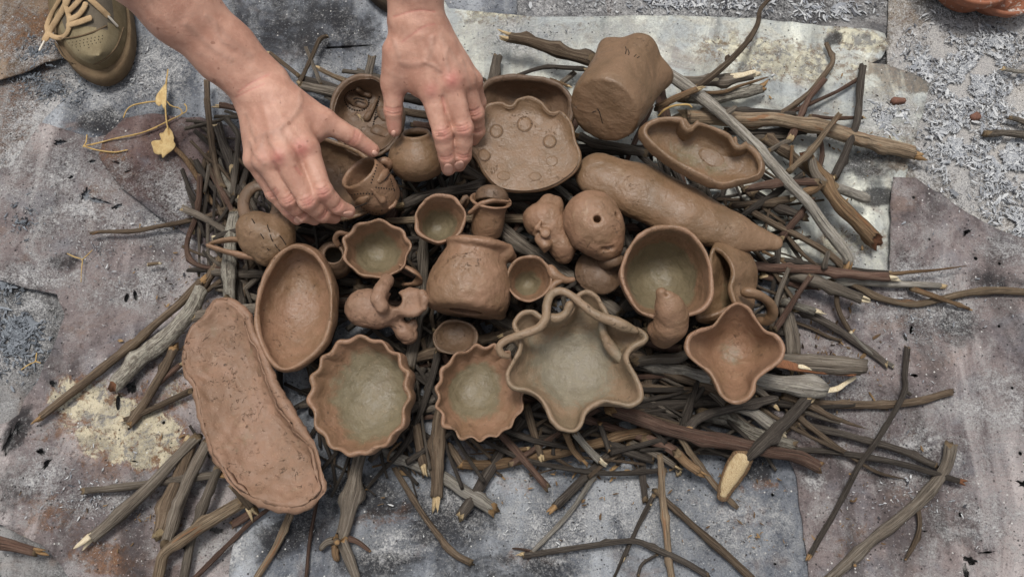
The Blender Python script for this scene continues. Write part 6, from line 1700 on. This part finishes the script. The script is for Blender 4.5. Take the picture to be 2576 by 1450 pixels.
mi[:len(cpx)][(si >= 6) & (cpx[:, 1] <= 66)] = 2
uo.data.polygons.foreach_set('material_index', mi)
def on_shoe(pts, rad, lift, n=24, flat=1.0, fr='TL'):
    P3 = []
    for p in pts:
        hp, hn = hit(ubv, *fp(fr, p[0], p[1]))
        if np.linalg.norm(hp - W(*fp(fr, p[0], p[1]), hp[2])) > .02: hp = W(*fp(fr, p[0], p[1]), .03)
        P3.append(hp + np.array([0, 0, lift + (p[2] if len(p) > 2 else 0)]))
    s = spline(np.array(P3), n)
    return tube(s, rad, 8, flat, nrm=np.array([0, -.3, 1.0]))
for pts in ([(420, 330), (490, 440), (610, 490), (730, 478), (800, 440), (880, 350), (930, 215)], [(400, 292), (560, 285), (700, 245), (800, 200)]):
    sub('seam', on_shoe(pts, .0012, .0006, 30), SOLE)
V, q, t = dots(ubv, 'TL', [(520 + 28 * k, 325 - 6 * k) for k in range(10)] + [(545 + 28 * k, 342 - 6 * k) for k in range(9)] + [(575 + 30 * k, 356 - 6 * k) for k in range(7)] + [(590, 380), (670, 360)], .0007)
po = sub('perforation', (V, q, t), HOLE); po['kind'] = 'stuff'
for pts, r in (([(500, -80), (455, 20), (400, 120), (362, 225), (400, 285), (470, 298), (522, 250), (532, 150), (500, 40), (520, -60)], .0034), ([(540, -40), (500, 60), (440, 160), (385, 250), (350, 315)], .0046),
               ([(520, 205), (600, 185), (690, 152)], .0040), ([(535, 165), (600, 130), (640, 80), (655, 45)], .0036), ([(520, 110), (580, 50), (640, -20)], .0036), ([(620, -60), (700, 20), (770, 85), (825, 138)], .0036), ([(440, -60), (520, -20), (600, -30)], .004)):
    sub('lace', on_shoe(pts, r, .004, 30, .35), LACE)
sub('lace_tip', on_shoe([(350, 315), (330, 355), (310, 393)], .0014, .004, 8), AGLET)
sub('lace_tip', on_shoe([(825, 138), (858, 175), (892, 212)], .0016, .004, 8), AGLET)
# the other shoe, only its toe showing past the second arm
d = W(1015, 42, .01) - W(262, 217, .01)
shoe2 = thing('shoe', None, None, tuple(np.array(W(235, 60, 0)) + d)); shoe2.parent = person; shoe2.matrix_parent_inverse = Matrix.Translation(-Vector(person.location))
shoe2['label'] = 'dark toe of the other shoe behind the arm'
for nm, M, mat in (('sole', sole, DSOLE), ('upper', upper, DUP)):
    o = bpy.data.objects.new(nm, mesh(nm, M[0] + d, M[1], M[2], True)); o.data.materials.append(mat); COL.objects.link(o)
    o.parent = shoe2; o.matrix_parent_inverse = Matrix.Translation(-Vector(shoe2.location))
# ------------------------------------------------------------------ small things: dry vine with leaves, chips, shards
def leaf_mat(name, a, b, c):
    m = NT(name); P = m.geo(); n = m.noise(P, 120, 5, .65); f = m.noise(P, 500, 3, .6)
    col = m.mix(m.step(n, .35, .65), srgb(*a), srgb(*b)); col = m.mix(m.step(f, .55, .75, 0, .6), col, srgb(*c))
    return m.done(col, .75, m.bump(f, .5, .0008), .3)
LEAF = leaf_mat('dry_leaf', (196, 172, 124), (178, 150, 102), (142, 112, 74)); STRAW = leaf_mat('straw', (184, 156, 102), (164, 134, 84), (142, 110, 66))
vine = thing('dry_vine', 'dry yellow vine with two withered leaves on the mauve sheet', 'vine', tuple(W(400, 330, .008)))
def vt(nm, pts, w, mat, parent, fr='TL', n=30):
    M = ptube(fr, [(x, y, z * .001) for x, y, z in pts], w, n, 8, amp=.0002)
    bk = np.column_stack([M[0][:, 0] * 300, M[0][:, 2] * 300, M[0][:, 1] * 60])
    return link(nm, mesh(nm, *M, True, {'bark': bk}), mat, parent)
vt('stem', [(1265, 525, 8), (1250, 640, 12), (1245, 780, 16), (1252, 900, 20), (1275, 1020, 20), (1300, 1110, 20)], [4, 7, 7, 6, 7, 8], STRAW, vine)
vt('stem', [(1296, 1100, 20), (1390, 1190, 20), (1470, 1310, 20), (1540, 1430, 20), (1600, 1530, 18)], [18, 20, 20, 20, 18], BARK['orange'], vine)
def leaf(pts, zs, curve, seed):
    P3 = np.array([fp('TL', *p) for p in pts])
    c = P3.mean(0)
    rings = []
    poly = spline(np.column_stack([P3, np.zeros(len(P3))]), 48, True)[:, :2]
    for f in (1.0, .75, .5, .25, .04):
        r = []
        for x, y in c + (poly - c) * f:
            u = (x - c[0]) / 30; v = (y - c[1]) / 30
            r.append(W(x, y, zs + curve * (u * u - .4 * v * v) * .004 + .0010 * math.sin(x * .35) * f))
        rings.append(np.array(r))
    V, q, t = loft(rings, False, True)
    o = link('leaf', mesh('leaf', V, q, t, True), LEAF, vine)
    s = o.modifiers.new('thickness', 'SOLIDIFY'); s.thickness = .0004
leaf([(1243, 632), (1205, 680), (1176, 722), (1170, 770), (1182, 790), (1205, 800), (1216, 784), (1232, 820), (1248, 800), (1252, 740), (1254, 660)], .017, 1.2, 1)
leaf([(1262, 958), (1298, 995), (1311, 1045), (1306, 1060), (1322, 1092), (1300, 1130), (1250, 1168), (1225, 1192), (1216, 1160), (1200, 1166), (1162, 1152), (1150, 1110), (1138, 1070), (1170, 1058), (1213, 1052), (1200, 1008), (1232, 998)], .021, 1.0, 2)
for pts in ([(930, 885, 12), (955, 830, 13), (1000, 795, 13), (1100, 772, 14), (1172, 764, 16)], [(628, 1102, 9), (700, 1085, 10), (850, 1050, 13), (1050, 1008, 16), (1200, 945, 18), (1300, 895, 17), (1372, 858, 16), (1350, 815, 14), (1290, 800, 14), (1258, 765, 16)],
            [(640, 1105, 9), (740, 1132, 11), (860, 1146, 12), (957, 1130, 12)], [(655, 1018, 8), (648, 1070, 9), (626, 1106, 9)], [(1372, 858, 16), (1402, 838, 16), (1404, 805, 15), (1390, 785, 14)], [(690, 1092, 11), (880, 1040, 14), (1060, 1002, 17), (1180, 960, 18)]):
    vt('tendril', pts, 5, STRAW, vine)
vt('leaf_stalk', [(0, 0, 0), (1, 1, 0)], 1, STRAW, vine) if False else None
cs = thing('leaf_stalk', 'yellow curled leaf stalk beside the notched bowl', 'leaf stalk', tuple(W(1690, 275, .05)))
vt('stalk', [(362, 702, 58), (400, 665, 62), (460, 640, 64), (540, 634, 62), (565, 650, 60)], [5, 7, 7, 6, 4], STRAW, cs, 'TR')
for lab, pts in (('tiny forked grass stalk on the left sheet', [[(602, 740, 8), (606, 640, 9), (610, 575, 9), (560, 558, 9), (500, 530, 9)], [(610, 575, 9), (650, 540, 9), (685, 505, 9)]]),
                 ('tiny forked grass stalk near the ash pit', [[(160, 1390, 4), (220, 1350, 6), (262, 1330, 6), (272, 1270, 6)], [(262, 1330, 6), (300, 1340, 6)]])):
    g_ = thing('grass_stalk', lab, 'grass', tuple(W(*fp('L', *pts[0][0][:2]), .004)))
    for p in pts: vt('stalk', p, 4, STRAW, g_, 'L', 14)
stick('short pale wood chip lying alone on the left sheet', 'L', [(1098, 612, 0), (1145, 604, 0), (1190, 600, 0)], 28, 24, 'tan', wd='white', name='wood_chip')
stick('grey twig half buried in the ash at the right edge', 'P', [(2482, 336, 0), (2530, 334, 0), (2620, 345, 0)], 16, 18, 'grey')
stick('small twig in the ash above the buried one', 'P', [(2540, 296, 0), (2570, 305, 0), (2620, 330, 0)], 12, 14, 'grey')
stick('thin whitish twig in the ash at the far right', 'P', [(2522, 172, 0), (2560, 180, 0), (2620, 184, 0)], 12, 10, 'pale')
stick('curled brown bark strip in the lower left corner', 'BL', [(-40, 1215, 0), (80, 1230, 0), (250, 1275, 0)], 90, 60, 'red', wd='tan', name='bark_strip')
stick('small curled yellow shaving right of centre near the bottom', 'BR', [(1372, 985, 0), (1400, 988, 2), (1412, 968, 4)], 14, 10, 'orange', name='wood_shaving')
BR_ = leaf_mat('fired_clay_shard', (112, 78, 64), (98, 68, 56), (150, 124, 110))
def shard(px, py, rx, ry, z, label, seed):
    rng = np.random.default_rng(seed)
    c = W(px, py, z); s = mpp(c)
    n = 9; ph = np.arange(n) * 2 * math.pi / n; rr = rng.uniform(.75, 1.15, n)
    base = np.column_stack([np.cos(ph) * rx * s * rr, np.sin(ph) * ry * s * rr, np.zeros(n)])
    V, q, t = loft([c + base, c + base * [.98, .98, 1] + [0, 0, .004], c + base * [.85, .85, 1] + [0, 0, .0062], c + base * [.3, .3, 1] + [0, 0, .0068]])
    o = link('clay_shard', mesh('clay_shard', rough_up(V, q, t, .0006, 120, seed), q, t, True), BR_); center_mesh(o); tag(o, label, 'shard')
shard(2256, 257, 22, 9, .004, 'red clay shard among the ash at the right of the pale sheet', 1)
shard(2451, 297, 16, 14, -.002, 'brown clay shard in the thick ash at the right', 2)
